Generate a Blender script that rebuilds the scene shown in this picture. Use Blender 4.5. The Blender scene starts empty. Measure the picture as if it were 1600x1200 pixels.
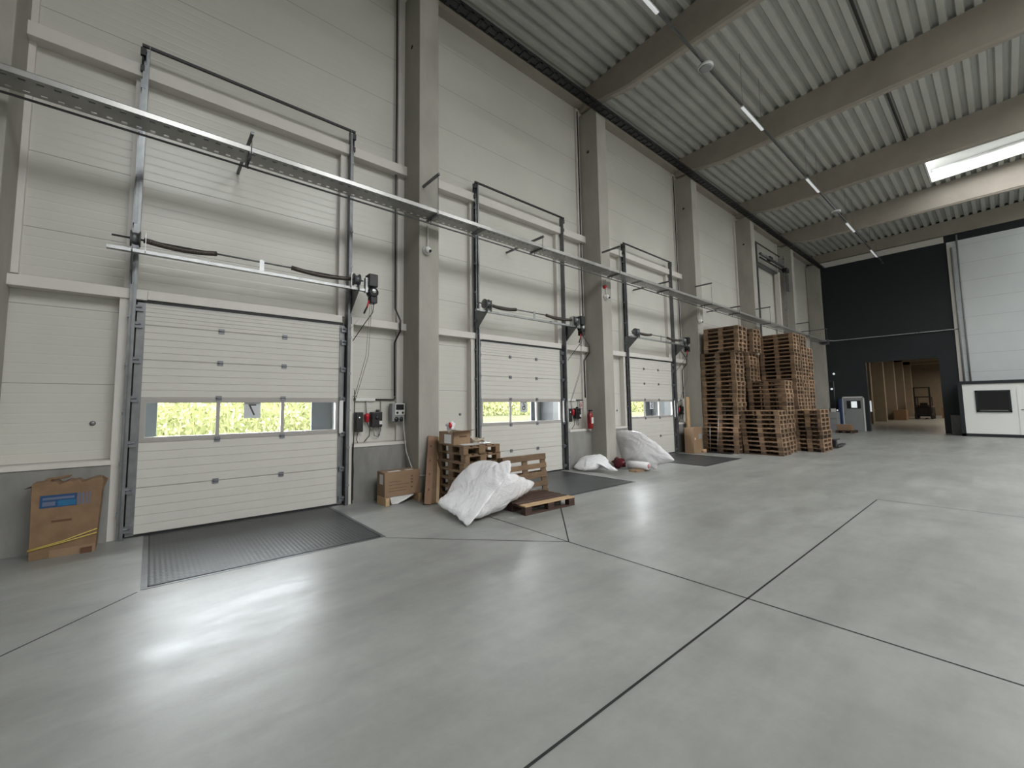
import bpy, bmesh, math, random
from mathutils import Vector, Matrix, noise
random.seed(7)
sc = bpy.context.scene
COL = sc.collection

# ------------------------------------------------------------------ camera
YAW, PITCH, ROLL = math.radians(39.05), math.radians(4.54), math.radians(-0.6)
fwd = Vector((math.sin(YAW)*math.cos(PITCH), math.cos(YAW)*math.cos(PITCH), math.sin(PITCH)))
rgt = Vector((math.cos(YAW), -math.sin(YAW), 0)); upv = rgt.cross(fwd)
r2 = math.cos(ROLL)*rgt + math.sin(ROLL)*upv; u2 = -math.sin(ROLL)*rgt + math.cos(ROLL)*upv
cam = bpy.data.cameras.new('camera'); co = bpy.data.objects.new('camera', cam); COL.objects.link(co)
co.matrix_world = Matrix(((r2.x, u2.x, -fwd.x, 0), (r2.y, u2.y, -fwd.y, 0), (r2.z, u2.z, -fwd.z, 1.6), (0, 0, 0, 1)))
cam.sensor_width = 36; cam.lens = 651.6*36/1600
cam.shift_x = 34/1600; cam.shift_y = -17/1600; cam.clip_start = 0.05; cam.clip_end = 400
sc.camera = co
sc.view_settings.view_transform = 'Standard'; sc.view_settings.look = 'None'
sc.view_settings.exposure = 0.0; sc.view_settings.gamma = 1.0; sc.view_settings.use_curve_mapping = False

# ------------------------------------------------------------------ daylight
w = bpy.data.worlds.new('overcast_sky'); sc.world = w; w.use_nodes = True
bg = w.node_tree.nodes['Background']; bg.inputs[0].default_value = (0.93, 0.97, 1.0, 1); bg.inputs[1].default_value = 32.0
SKYL = [(-1.1, 2.0), (4.4, 7.5), (9.9, 13.0), (15.4, 18.4), (21.8, 24.9), (27.0, 29.6)]   # skylight wells in x
SKY_Y0 = [-2.6, -2.6, -2.6, -2.6, 1.33, -3.0]
SKYPOW = 1080
def area(name, loc, sx, sy, power, color=(1, 1, 1), rot=(0, 0, 0)):
    l = bpy.data.lights.new(name, 'AREA'); l.shape = 'RECTANGLE'; l.size = sx; l.size_y = sy; l.energy = power; l.color = color
    o = bpy.data.objects.new(name, l); o.location = loc; o.rotation_euler = rot; COL.objects.link(o); return o
def deckz(y): return 10.52 + (6.5-y)*0.042
for (a, b), y0 in zip(SKYL, SKY_Y0):
    ln = 11.0
    yc = y0-ln/2
    area('daylight_skylight', ((a+b)/2, yc, deckz(yc)+0.42), b-a-0.1, ln-0.1, SKYPOW*(0.45 if a > 20 else 1.0), (0.96, 0.98, 1.0), (math.radians(-2.4), 0, 0))
area('far_hall_lamp', (56, 1.0, 5.4), 30, 4, 900, (1.0, 0.87, 0.72))

# ------------------------------------------------------------------ materials
def nd(nt, t, x=None, **kw):
    n = nt.nodes.new(t)
    for k, v in kw.items(): setattr(n, k, v)
    return n
def mat(name, col, rough=0.6, metal=0.0, var=0.0, scale=3.0, bump=0.0, bscale=60.0, spec=0.5, stretch=None, rvar=0.0, objrand=0.0, tint=False, coat=0.0):
    m = bpy.data.materials.new(name); m.use_nodes = True; nt = m.node_tree; L = nt.links
    p = nt.nodes['Principled BSDF']; p.inputs['Roughness'].default_value = rough; p.inputs['Metallic'].default_value = metal
    p.inputs['Specular IOR Level'].default_value = spec; p.inputs['Base Color'].default_value = (*col, 1)
    if coat: p.inputs['Coat Weight'].default_value = coat; p.inputs['Coat Roughness'].default_value = 0.15
    tc = nd(nt, 'ShaderNodeTexCoord'); mp = nd(nt, 'ShaderNodeMapping'); L.new(tc.outputs['Object'], mp.inputs[0])
    if stretch: mp.inputs['Scale'].default_value = stretch
    cur = None
    if var > 0:
        n = nd(nt, 'ShaderNodeTexNoise'); n.inputs['Scale'].default_value = scale; n.inputs['Detail'].default_value = 6; n.inputs['Roughness'].default_value = 0.6
        L.new(mp.outputs[0], n.inputs['Vector'])
        mr = nd(nt, 'ShaderNodeMapRange'); mr.inputs['From Min'].default_value = 0.3; mr.inputs['From Max'].default_value = 0.7
        mr.inputs['To Min'].default_value = 1-var; mr.inputs['To Max'].default_value = 1+var; L.new(n.outputs['Fac'], mr.inputs['Value']); cur = mr.outputs[0]
        if rvar:
            m2 = nd(nt, 'ShaderNodeMapRange'); m2.inputs['From Min'].default_value = 0.3; m2.inputs['From Max'].default_value = 0.7
            m2.inputs['To Min'].default_value = rough-rvar; m2.inputs['To Max'].default_value = rough+rvar; L.new(n.outputs['Fac'], m2.inputs['Value']); L.new(m2.outputs[0], p.inputs['Roughness'])
    if objrand:
        oi = nd(nt, 'ShaderNodeObjectInfo'); mr = nd(nt, 'ShaderNodeMapRange'); mr.inputs['To Min'].default_value = 1-objrand; mr.inputs['To Max'].default_value = 1+objrand
        L.new(oi.outputs['Random'], mr.inputs['Value'])
        if cur:
            mm = nd(nt, 'ShaderNodeMath', operation='MULTIPLY'); L.new(cur, mm.inputs[0]); L.new(mr.outputs[0], mm.inputs[1]); cur = mm.outputs[0]
        else: cur = mr.outputs[0]
    if tint:
        at = nd(nt, 'ShaderNodeAttribute', attribute_name='tint'); mm = nd(nt, 'ShaderNodeMath', operation='MULTIPLY')
        L.new(at.outputs['Fac'], mm.inputs[0])
        if cur: L.new(cur, mm.inputs[1])
        else: mm.inputs[1].default_value = 1
        cur = mm.outputs[0]
    if cur:
        vm = nd(nt, 'ShaderNodeVectorMath', operation='SCALE'); vm.inputs[0].default_value = col; L.new(cur, vm.inputs['Scale']); L.new(vm.outputs[0], p.inputs['Base Color'])
    if bump:
        n = nd(nt, 'ShaderNodeTexNoise'); n.inputs['Scale'].default_value = bscale; n.inputs['Detail'].default_value = 4; L.new(mp.outputs[0], n.inputs['Vector'])
        b = nd(nt, 'ShaderNodeBump'); b.inputs['Strength'].default_value = bump; b.inputs['Distance'].default_value = 0.02; L.new(n.outputs['Fac'], b.inputs['Height']); L.new(b.outputs[0], p.inputs['Normal'])
    return m
def emit(name, col, s):
    m = bpy.data.materials.new(name); m.use_nodes = True; p = m.node_tree.nodes['Principled BSDF']
    p.inputs['Base Color'].default_value = (*col, 1); p.inputs['Emission Color'].default_value = (*col, 1); p.inputs['Emission Strength'].default_value = s; return m

def wall_panel_mat(name, col, rough, pitch, off, rib, line=0.55):
    """sandwich panel: joints every pitch metres in z, shallow ribs every rib metres"""
    m = mat(name, col, rough, var=0.03, scale=1.2); nt = m.node_tree; L = nt.links; p = nt.nodes['Principled BSDF']
    g = nd(nt, 'ShaderNodeNewGeometry'); s = nd(nt, 'ShaderNodeSeparateXYZ'); L.new(g.outputs['Position'], s.inputs[0])
    def fr(per, o):
        a = nd(nt, 'ShaderNodeMath', operation='SUBTRACT'); L.new(s.outputs['Z'], a.inputs[0]); a.inputs[1].default_value = o
        b = nd(nt, 'ShaderNodeMath', operation='DIVIDE'); L.new(a.outputs[0], b.inputs[0]); b.inputs[1].default_value = per
        c = nd(nt, 'ShaderNodeMath', operation='FRACT'); L.new(b.outputs[0], c.inputs[0]); return c.outputs[0]
    f = fr(pitch, off)
    lt = nd(nt, 'ShaderNodeMath', operation='LESS_THAN'); L.new(f, lt.inputs[0]); lt.inputs[1].default_value = 0.010/pitch
    mx = nd(nt, 'ShaderNodeMix', data_type='RGBA'); L.new(lt.outputs[0], mx.inputs[0])
    src = p.inputs['Base Color'].links[0].from_socket; L.new(src, mx.inputs[6]); mx.inputs[7].default_value = (col[0]*line, col[1]*line, col[2]*line, 1); L.new(mx.outputs[2], p.inputs['Base Color'])
    if rib:
        f2 = fr(rib, off); tri = nd(nt, 'ShaderNodeMath', operation='PINGPONG'); L.new(f2, tri.inputs[0]); tri.inputs[1].default_value = 0.5
        st = nd(nt, 'ShaderNodeMapRange'); st.inputs['From Min'].default_value = 0.0; st.inputs['From Max'].default_value = 0.10; L.new(tri.outputs[0], st.inputs['Value'])
        b = nd(nt, 'ShaderNodeBump'); b.inputs['Strength'].default_value = 0.35; b.inputs['Distance'].default_value = 0.003; L.new(st.outputs[0], b.inputs['Height']); L.new(b.outputs[0], p.inputs['Normal'])
    return m

M = {}
M['wall'] = wall_panel_mat('wall_panel', (0.585, 0.572, 0.52), 0.30, 0.935, 0.985, 0.117)
M['backwhite'] = wall_panel_mat('white_wall_panel', (0.70, 0.74, 0.75), 0.5, 0.9, 0.32, 0)
M['dark'] = mat('anthracite_wall', (0.014, 0.019, 0.022), 0.55, var=0.12, scale=0.6)
M['girt'] = mat('painted_girt', (0.66, 0.63, 0.59), 0.42, var=0.03)
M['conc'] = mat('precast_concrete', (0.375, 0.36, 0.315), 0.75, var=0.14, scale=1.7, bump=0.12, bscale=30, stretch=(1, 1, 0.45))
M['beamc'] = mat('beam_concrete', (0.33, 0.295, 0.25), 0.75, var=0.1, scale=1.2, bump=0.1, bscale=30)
M['plinth'] = mat('plinth_concrete', (0.245, 0.24, 0.225), 0.75, var=0.22, scale=3.5, bump=0.2, bscale=14, stretch=(1, 1, 0.3))
M['deck'] = mat('trapezoidal_deck', (0.44, 0.44, 0.41), 0.5, metal=0.0, var=0.08, scale=0.8)
M['lev'] = mat('leveler_steel', (0.052, 0.055, 0.055), 0.42, metal=0.3, var=0.2, scale=2.5)
M['rubber'] = mat('black_rubber', (0.012, 0.012, 0.013), 0.55)
M['blackm'] = mat('black_metal', (0.02, 0.02, 0.022), 0.4)
M['galv'] = mat('galvanised_steel', (0.42, 0.43, 0.43), 0.33, metal=0.85, var=0.15, scale=6, rvar=0.08)
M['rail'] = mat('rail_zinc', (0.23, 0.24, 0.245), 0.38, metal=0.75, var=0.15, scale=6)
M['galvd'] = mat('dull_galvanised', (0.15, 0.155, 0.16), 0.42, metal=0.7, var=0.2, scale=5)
M['tray'] = mat('tray_zinc', (0.36, 0.355, 0.34), 0.28, metal=0.45, var=0.12, scale=4)
M['spring'] = mat('spring_steel', (0.10, 0.085, 0.075), 0.45, metal=0.6)
M['door'] = mat('door_panel_paint', (0.62, 0.60, 0.555), 0.42, var=0.02)
M['doorgrey'] = mat('door_window_frame', (0.40, 0.375, 0.355), 0.4)
M['hinge'] = mat('hinge_zinc', (0.22, 0.23, 0.25), 0.4, metal=0.7)
M['white'] = mat('white_plastic', (0.7, 0.7, 0.68), 0.4)
M['offwhite'] = mat('office_white', (0.86, 0.87, 0.84), 0.5)
M['grey'] = mat('grey_plastic', (0.28, 0.29, 0.29), 0.45)
M['black'] = mat('black_plastic', (0.012, 0.012, 0.013), 0.35)
M['red'] = mat('red_paint', (0.33, 0.012, 0.016), 0.3)
M['bagred'] = mat('dark_red_film', (0.10, 0.008, 0.015), 0.35)
M['redp'] = mat('red_plastic', (0.5, 0.02, 0.03), 0.4)
M['blue'] = mat('blue_paint', (0.012, 0.035, 0.11), 0.45)
M['card'] = mat('cardboard', (0.27, 0.175, 0.105), 0.75, var=0.08, scale=4, bump=0.05)
M['cardd'] = mat('cardboard_worn', (0.22, 0.135, 0.075), 0.8, var=0.15, scale=6, bump=0.1)
M['print'] = mat('brown_print', (0.12, 0.055, 0.03), 0.7)
M['lblue'] = mat('print_blue', (0.012, 0.06, 0.16), 0.6)
M['lcyan'] = mat('print_cyan', (0.01, 0.12, 0.25), 0.6)
M['llil'] = mat('print_pale', (0.12, 0.14, 0.22), 0.6)
M['yellow'] = mat('yellow_strap', (0.62, 0.48, 0.12), 0.5)
M['paper'] = mat('paper', (0.72, 0.71, 0.69), 0.6, bump=0.1, bscale=8)
M['twine'] = mat('twine', (0.55, 0.47, 0.36), 0.9)
M['wood'] = mat('pallet_wood', (0.165, 0.105, 0.062), 0.8, var=0.25, scale=6, objrand=0.34, tint=True)
M['woodn'] = mat('pallet_wood_near', (0.175, 0.11, 0.062), 0.8, var=0.2, scale=5, bump=0.15, bscale=25, tint=True)
M['woodd'] = mat('dark_stained_wood', (0.062, 0.032, 0.022), 0.75, var=0.2, scale=5, tint=True)
M['woodl'] = mat('fresh_wood', (0.50, 0.34, 0.19), 0.7, var=0.1, scale=5)
M['plank'] = mat('plank_wood', (0.24, 0.135, 0.08), 0.7, var=0.15, scale=3, stretch=(3, 3, 0.6))
M['grass'] = mat('outdoor_grass', (0.06, 0.07, 0.02), 0.9, var=0.3, scale=0.8, spec=0.0)
M['bank'] = mat('outdoor_bank', (0.055, 0.056, 0.032), 0.9, var=0.12, scale=0.5, spec=0.0)
M['leaf'] = mat('hedge_leaf', (0.20, 0.21, 0.09), 0.7, var=0.25, scale=1.5, objrand=0.1, tint=True, spec=0.05)
M['shelter'] = mat('dock_shelter_grey', (0.19, 0.215, 0.24), 0.7)
M['shelterw'] = mat('dock_shelter_pale', (0.05, 0.052, 0.055), 0.7)
M['warm'] = mat('far_hall_wall', (0.28, 0.235, 0.175), 0.8, var=0.08)
M['lamp'] = emit('lamp_tube', (0.95, 0.97, 1.0), 0.3)
M['lamps'] = emit('signal_lamp', (0.75, 0.8, 0.82), 0.7)  # also on the steel door's pane, a glow with no lamp

# plastic bag: thin glossy white film
m = mat('bag_film', (0.80, 0.79, 0.80), 0.22, bump=0.5, bscale=20, spec=0.6, stretch=(1, 1, 2.2)); M['bag'] = m
p = m.node_tree.nodes['Principled BSDF']; p.inputs['Subsurface Weight'].default_value = 0.15; p.inputs['Subsurface Radius'].default_value = (0.1, 0.09, 0.09)
m = mat('bag_film_pink', (0.55, 0.22, 0.24), 0.3, bump=0.3, bscale=9); M['bagpink'] = m

# glazing
m = bpy.data.materials.new('clear_pane'); m.use_nodes = True; nt = m.node_tree; nt.nodes.clear()
o_ = nd(nt, 'ShaderNodeOutputMaterial'); tr = nd(nt, 'ShaderNodeBsdfTransparent'); gl = nd(nt, 'ShaderNodeBsdfGlossy'); gl.inputs['Roughness'].default_value = 0.05
tr.inputs[0].default_value = (0.93, 0.94, 0.94, 1)
mx = nd(nt, 'ShaderNodeMixShader'); mx.inputs[0].default_value = 0.05; nt.links.new(tr.outputs[0], mx.inputs[1]); nt.links.new(gl.outputs[0], mx.inputs[2]); nt.links.new(mx.outputs[0], o_.inputs[0]); M['pane'] = m

# polished concrete floor
m = mat('polished_concrete', (0.255, 0.255, 0.242), 0.34, spec=0.8); nt = m.node_tree; L = nt.links; p = nt.nodes['Principled BSDF']
tc = nd(nt, 'ShaderNodeTexCoord')
def fnoise(scale, det, stretch=(1, 1, 1), rot=0, rough=0.6):
    mp = nd(nt, 'ShaderNodeMapping'); mp.inputs['Scale'].default_value = stretch; mp.inputs['Rotation'].default_value = (0, 0, rot); L.new(tc.outputs['Object'], mp.inputs[0])
    n = nd(nt, 'ShaderNodeTexNoise'); n.inputs['Scale'].default_value = scale; n.inputs['Detail'].default_value = det; n.inputs['Roughness'].default_value = rough; L.new(mp.outputs[0], n.inputs['Vector']); return n.outputs['Fac']
def rng(v, a, b, c, d):
    r = nd(nt, 'ShaderNodeMapRange'); r.inputs['From Min'].default_value = a; r.inputs['From Max'].default_value = b; r.inputs['To Min'].default_value = c; r.inputs['To Max'].default_value = d; L.new(v, r.inputs['Value']); return r.outputs[0]
def mul(a, b):
    q = nd(nt, 'ShaderNodeMath', operation='MULTIPLY'); L.new(a, q.inputs[0]); L.new(b, q.inputs[1]); return q.outputs[0]
trk = rng(fnoise(0.5, 6, (0.22, 1.3, 1), 0.12), 0.28, 0.72, 0.84, 1.10); big = rng(fnoise(0.45, 5), 0.25, 0.75, 0.84, 1.12); med = rng(fnoise(2.6, 8, (1, 1, 1), 0, 0.7), 0.2, 0.8, 0.84, 1.16); swirl = rng(fnoise(1.3, 7, (0.5, 2.2, 1), 0.5), 0.22, 0.78, 0.84, 1.14)
tot = mul(mul(mul(big, med), swirl), trk)
vm = nd(nt, 'ShaderNodeVectorMath', operation='SCALE'); vm.inputs[0].default_value = (0.285, 0.29, 0.27); L.new(tot, vm.inputs['Scale']); L.new(vm.outputs[0], p.inputs['Base Color'])
L.new(rng(fnoise(1.3, 9, (0.6, 1.8, 1), 0.45, 0.7), 0.28, 0.72, 0.285, 0.47), p.inputs['Roughness'])
b = nd(nt, 'ShaderNodeBump'); b.inputs['Strength'].default_value = 0.14; b.inputs['Distance'].default_value = 0.02; L.new(fnoise(4, 8, (1, 2, 1), 0.5), b.inputs['Height']); L.new(b.outputs[0], p.inputs['Normal'])
M['floor'] = m

# checker-plate leveler top: rows of raised bars
m = M['lev']; nt = m.node_tree; L = nt.links; p = nt.nodes['Principled BSDF']; tc = nd(nt, 'ShaderNodeTexCoord')
wv = nd(nt, 'ShaderNodeTexWave', wave_type='BANDS', bands_direction='X'); wv.inputs['Scale'].default_value = 7.0; L.new(tc.outputs['Object'], wv.inputs['Vector'])
wv2 = nd(nt, 'ShaderNodeTexWave', wave_type='BANDS', bands_direction='Y'); wv2.inputs['Scale'].default_value = 7.0; L.new(tc.outputs['Object'], wv2.inputs['Vector'])
q = nd(nt, 'ShaderNodeMath', operation='MULTIPLY'); L.new(wv.outputs['Fac'], q.inputs[0]); L.new(wv2.outputs['Fac'], q.inputs[1])
b = nd(nt, 'ShaderNodeBump'); b.inputs['Strength'].default_value = 0.6; b.inputs['Distance'].default_value = 0.004; L.new(q.outputs[0], b.inputs['Height']); L.new(b.outputs[0], p.inputs['Normal'])

# ------------------------------------------------------------------ mesh helpers
class MB:
    def __init__(s): s.v = []; s.f = []; s.t = []; s.sm = []
    def add(s, vs, fs, tint=1.0, smooth=False, mx=None):
        o = len(s.v)
        s.v += [tuple(mx @ Vector(v)) if mx else tuple(v) for v in vs]
        s.f += [tuple(i+o for i in f) for f in fs]; s.t += [tint]*len(fs); s.sm += [smooth]*len(fs); return s
    def box(s, x0, x1, y0, y1, z0, z1, tint=1.0, mx=None):
        return s.add([(x0,y0,z0),(x1,y0,z0),(x1,y1,z0),(x0,y1,z0),(x0,y0,z1),(x1,y0,z1),(x1,y1,z1),(x0,y1,z1)],
                     [(0,3,2,1),(4,5,6,7),(0,1,5,4),(1,2,6,5),(2,3,7,6),(3,0,4,7)], tint, False, mx)
    def tube(s, pts, r, n=8, cap=True, r1=None, smooth=True):
        pts = [Vector(p) for p in pts]; vs = []; up = None
        for i, p in enumerate(pts):
            d = (pts[min(i+1, len(pts)-1)]-pts[max(i-1, 0)]).normalized()
            if up is None: up = Vector((0, 0, 1)) if abs(d.z) < 0.9 else Vector((1, 0, 0))
            a = d.cross(up).normalized(); bb = a.cross(d).normalized(); up = bb
            rr = r if r1 is None else r+(r1-r)*i/(len(pts)-1)
            for k in range(n):
                t = 2*math.pi*k/n; vs.append(p+(a*math.cos(t)+bb*math.sin(t))*rr)
        fs = [(i*n+k, i*n+(k+1) % n, (i+1)*n+(k+1) % n, (i+1)*n+k) for i in range(len(pts)-1) for k in range(n)]
        s.add(vs, fs, 1.0, smooth)
        if cap: o = len(s.v)-len(vs); s.f += [tuple(o+k for k in range(n))[::-1], tuple(o+(len(pts)-1)*n+k for k in range(n))]; s.t += [1, 1]; s.sm += [False, False]
        return s
    def lathe(s, prof, c, axis='Z', n=20):
        vs = []; c = Vector(c)
        for r, h in prof:
            for k in range(n):
                t = 2*math.pi*k/n; a, b2 = r*math.cos(t), r*math.sin(t)
                vs.append(c+Vector({'Z': (a, b2, h), 'X': (h, a, b2), 'Y': (b2, h, a)}[axis]))
        fs = [(i*n+k, i*n+(k+1) % n, (i+1)*n+(k+1) % n, (i+1)*n+k) for i in range(len(prof)-1) for k in range(n)]
        fs += [tuple(range(n))[::-1], tuple((len(prof)-1)*n+k for k in range(n))]
        return s.add(vs, fs, 1.0, True)
    def prism(s, poly, y0, y1, plane='XZ'):
        """extrude polygon: XZ along y, YZ along x, XY along z"""
        def P(a, b2, h): return {'XZ': (a, h, b2), 'YZ': (h, a, b2), 'XY': (a, b2, h)}[plane]
        n = len(poly); vs = [P(a, b2, y0) for a, b2 in poly]+[P(a, b2, y1) for a, b2 in poly]
        fs = [(i, (i+1) % n, n+(i+1) % n, n+i) for i in range(n)]+[tuple(range(n))[::-1], tuple(range(n, 2*n))]
        return s.add(vs, fs)
    def build(s, name, m, parent=None, bevel=0.0, loc=None, recalc=True):
        me = bpy.data.meshes.new(name); me.from_pydata(s.v, [], s.f)
        at = me.attributes.new('tint', 'FLOAT', 'FACE'); at.data.foreach_set('value', s.t)
        me.polygons.foreach_set('use_smooth', s.sm)
        if recalc:
            bm = bmesh.new(); bm.from_mesh(me); bmesh.ops.recalc_face_normals(bm, faces=bm.faces); bm.to_mesh(me); bm.free()
        me.materials.append(M[m]); o = bpy.data.objects.new(name, me); COL.objects.link(o)
        if parent: o.parent = parent
        if loc: o.location = loc
        if bevel:
            b = o.modifiers.new('bevel', 'BEVEL'); b.width = bevel; b.segments = 2; b.limit_method = 'ANGLE'
        return o
def tag(o, label=None, cat=None, group=None, kind=None):
    if label: o['label'] = label
    if cat: o['category'] = cat
    if group: o['group'] = group
    if kind: o['kind'] = kind
    return o
def empty(name, loc, label=None, cat=None, group=None, kind=None):
    o = bpy.data.objects.new(name, None); o.location = loc; o.empty_display_size = 0.1; COL.objects.link(o); return tag(o, label, cat, group, kind)
def struct(o): o['kind'] = 'structure'; return o
def copy_tree(o, parent=None, keep=True):
    c = o.copy(); COL.objects.link(c); c.parent = parent
    for ch in list(o.children): copy_tree(ch, c)
    return c
def text_mesh(name, s, size, m, mat4, parent, ext=0.001):
    cu = bpy.data.curves.new(name, 'FONT'); cu.body = s; cu.size = size; cu.extrude = ext; cu.align_x = 'CENTER'; cu.align_y = 'CENTER'
    t = bpy.data.objects.new(name, cu); COL.objects.link(t); dg = bpy.context.evaluated_depsgraph_get(); me = bpy.data.meshes.new_from_object(t.evaluated_get(dg))
    bpy.data.objects.remove(t); o = bpy.data.objects.new(name, me); me.materials.clear(); me.materials.append(M[m]); COL.objects.link(o); o.parent = parent; o.matrix_local = mat4; return o

# ------------------------------------------------------------------ setting
XW = 31.0            # back wall plane
COLX = [-1.75, 3.66, 9.11, 14.56, 20.01, 25.46]
DC = [1.16, 6.72, 12.30]      # dock door centres
ob = MB().box(-12, XW+42, -16, 7.6, -0.3, 0).build('floor', 'floor'); struct(ob)
# saw-cut joints in the slab (thin dark sealant strips)
def joint(n, a, b, wd=0.008):
    a, b = Vector((*a, 0)), Vector((*b, 0)); d = (b-a).normalized(); q = Vector((-d.y, d.x, 0))*wd
    struct(MB().add([a-q+Vector((0,0,.0012)), b-q+Vector((0,0,.0012)), b+q+Vector((0,0,.0012)), a+q+Vector((0,0,.0012))], [(0,1,2,3)]).build('trim_%d' % n, 'rubber'))
J = [((3.88, -15), (3.88, 6.5)), ((-11, 1.45), (9.35, 1.45)), ((2.3, 4.93), (3.88, 3.35)), ((5.5, 4.95), (3.88, 3.35)), ((-0.03, 4.93), (-1.6, 3.36)), ((9.38, -15), (9.38, 1.45))]
for i, (a, b) in enumerate(J): joint(i+1, a, b)

# left wall: panels with three dock door openings
wl = MB(); segs = []
xs = [-12]+[v for c in DC for v in (c-1.30, c+1.30)]+[XW+42]
for i in range(0, len(xs), 2): wl.box(xs[i], xs[i+1], 7.18, 7.34, 0.95, 10.7)
for c in DC: wl.box(c-1.30, c+1.30, 7.18, 7.34, 3.02, 10.7)
struct(wl.build('wall_left', 'wall'))
n = 10
for i in range(0, len(xs), 2):
    a, b = xs[i]+(0 if i == 0 else 0.24), xs[i+1]-(0 if i == len(xs)-2 else 0.26)
    struct(MB().box(xs[i] if i == 0 else xs[i]+0.22, xs[i+1] if i == len(xs)-2 else xs[i+1]-0.22, 7.0, 7.34, 0, 0.93).build('baseboard_left.%03d' % i, 'plinth'))
    struct(MB().box(xs[i] if i == 0 else xs[i]+0.22, xs[i+1] if i == len(xs)-2 else xs[i+1]-0.22, 6.985, 7.2, 0.93, 0.985).build('trim_%d' % n, 'girt')); n += 1
# horizontal girts, broken at the columns
gir = [(-1.36, 3.70), (4.02, 9.17), (9.5, 14.6)]
for a, b in gir:
    struct(MB().box(a, b, 7.0, 7.18, 6.06, 6.24).build('trim_%d' % n, 'girt', bevel=0.006)); n += 1
for (a, b), c in zip(gir, DC):
    struct(MB().box(a, c-1.26, 7.0, 7.18, 3.03, 3.16).build('trim_%d' % n, 'girt', bevel=0.006)); n += 1
    struct(MB().box(c-1.26, c+1.30, 7.0, 7.18, 3.04, 3.16).build('trim_%d' % n, 'girt', bevel=0.006)); n += 1
    struct(MB().box(c+1.46, b, 7.0, 7.18, 3.03, 3.16).build('trim_%d' % n, 'girt', bevel=0.006)); n += 1
    # door posts
    struct(MB().box(c-1.53, c-1.43, 7.03, 7.2, 0, 3.03).build('trim_%d' % n, 'girt')); n += 1
    struct(MB().box(c-1.50, c-1.41, 7.09, 7.18, 3.16, 6.06).build('trim_%d' % n, 'girt')); n += 1
    struct(MB().box(c+1.25, c+1.36, 7.07, 7.18, 3.16, 6.06).build('trim_%d' % n, 'girt')); n += 1
    for sa_, sb_ in ((-1.44, -1.29), (1.29, 1.52)): struct(MB().box(sa_+c, sb_+c, 7.105, 7.34, 0, 3.03).build('trim_%d' % n, 'blackm')); n += 1
    struct(MB().box(c+1.40, c+1.49, 6.99, 7.10, 0, 3.03).build('trim_%d' % n, 'girt')); n += 1
for x in COLX[1:]:      # flashing strips where panels meet the columns
    struct(MB().box(x-0.13, x+0.1, 7.12, 7.18, 0.99, 10.0).build('trim_%d' % n, 'girt')); n += 1
struct(MB().box(-1.33, -1.27, 7.12, 7.18, 3.2, 10.0).build('trim_%d' % n, 'girt')); n += 1
struct(MB().box(-12, XW, 6.98, 7.18, 10.05, 10.62).build('trim_%d' % n, 'beamc')); n += 1

# back wall: dark part with an opening and a door, white part
bw = MB()
bw.box(XW, XW+0.25, 5.95, 7.2, 0, 9.65); bw.box(XW, XW+0.25, 4.82, 5.95, 1.9, 9.65); bw.box(XW, XW+0.25, 4.82, 5.02, 0, 1.9)
bw.box(XW, XW+0.25, 2.02, 4.82, 3.83, 9.65); bw.box(XW, XW+0.25, 1.38, 2.02, 0, 9.65)
struct(bw.build('wall_back', 'dark'))
struct(MB().box(XW-0.03, XW+0.3, 1.46, 7.2, 9.65, 9.96).build('trim_%d' % n, 'girt')); n += 1
struct(MB().box(XW-0.02, XW+0.25, -16, 1.38, 0.9, 9.62).build('wall_back_white', 'backwhite'))
struct(MB().box(XW-0.03, XW+0.25, -16, 1.80, 0, 0.92).build('baseboard_back', 'plinth'))
struct(MB().box(XW+0.05, XW+0.09, -16, 1.46, 9.62, 11.5).build('trim_%d' % n, 'dark')); n += 1
struct(MB().box(XW-0.06, XW-0.021, 1.26, 1.38, 0.92, 9.5).build('trim_%d' % n, 'girt')); n += 1
struct(MB().box(XW+0.25, XW+0.36, -16.3, 7.3, 9.9, 12.0).build('wall_back_sky_blocker', 'dark'))  # added board, blocks sky showing through the deck corrugation
struct(MB().box(-12.3, XW+0.36, 7.30, 7.34, 10.5, 11.6).build('wall_left_sky_blocker', 'dark'))  # added closure against sky light leaking in over the left wall
# hall closing walls behind and beside the camera
struct(MB().box(-12, XW+0.3, -16.3, -16, 0, 11.8).build('wall_right', 'wall'))
struct(MB().box(-12.3, -12, -16, 7.3, 0, 11.8).build('wall_front', 'wall'))

# corrugated roof deck with skylight wells
PER = 0.28
def deck(mb, x0, x1, y0, y1):
    k0, k1 = math.floor((y0)/PER), math.ceil((y1)/PER); prof = []
    for k in range(k0, k1+1):
        for dy, dz in ((0, 0), (0.12, 0), (0.16, 0.115), (0.24, 0.115)):
            y = k*PER+dy
            if y0 <= y <= y1: prof.append((y, deckz(y)+dz))
    vs = []; fs = []
    for i, (y, z) in enumerate(prof): vs += [(x0, y, z), (x1, y, z)]
    for i in range(len(prof)-1): fs.append((2*i, 2*i+1, 2*i+3, 2*i+2))
    mb.add(vs, fs)
dm = MB(); prev = -12
for (a, b), y0 in zip(SKYL, SKY_Y0):
    deck(dm, prev, a, -16.2, 7.3); deck(dm, a, b, y0, 7.3); deck(dm, a, b, -16.2, y0-11.0); prev = b
deck(dm, prev, XW+0.26, -16.2, 7.3)
struct(dm.build('ceiling', 'deck', recalc=False))
struct(MB().box(-12, XW+0.3, -16.3, 7.3, 11.75+0.2, 12.1).build('ceiling_top', 'conc')) if False else None
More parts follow.
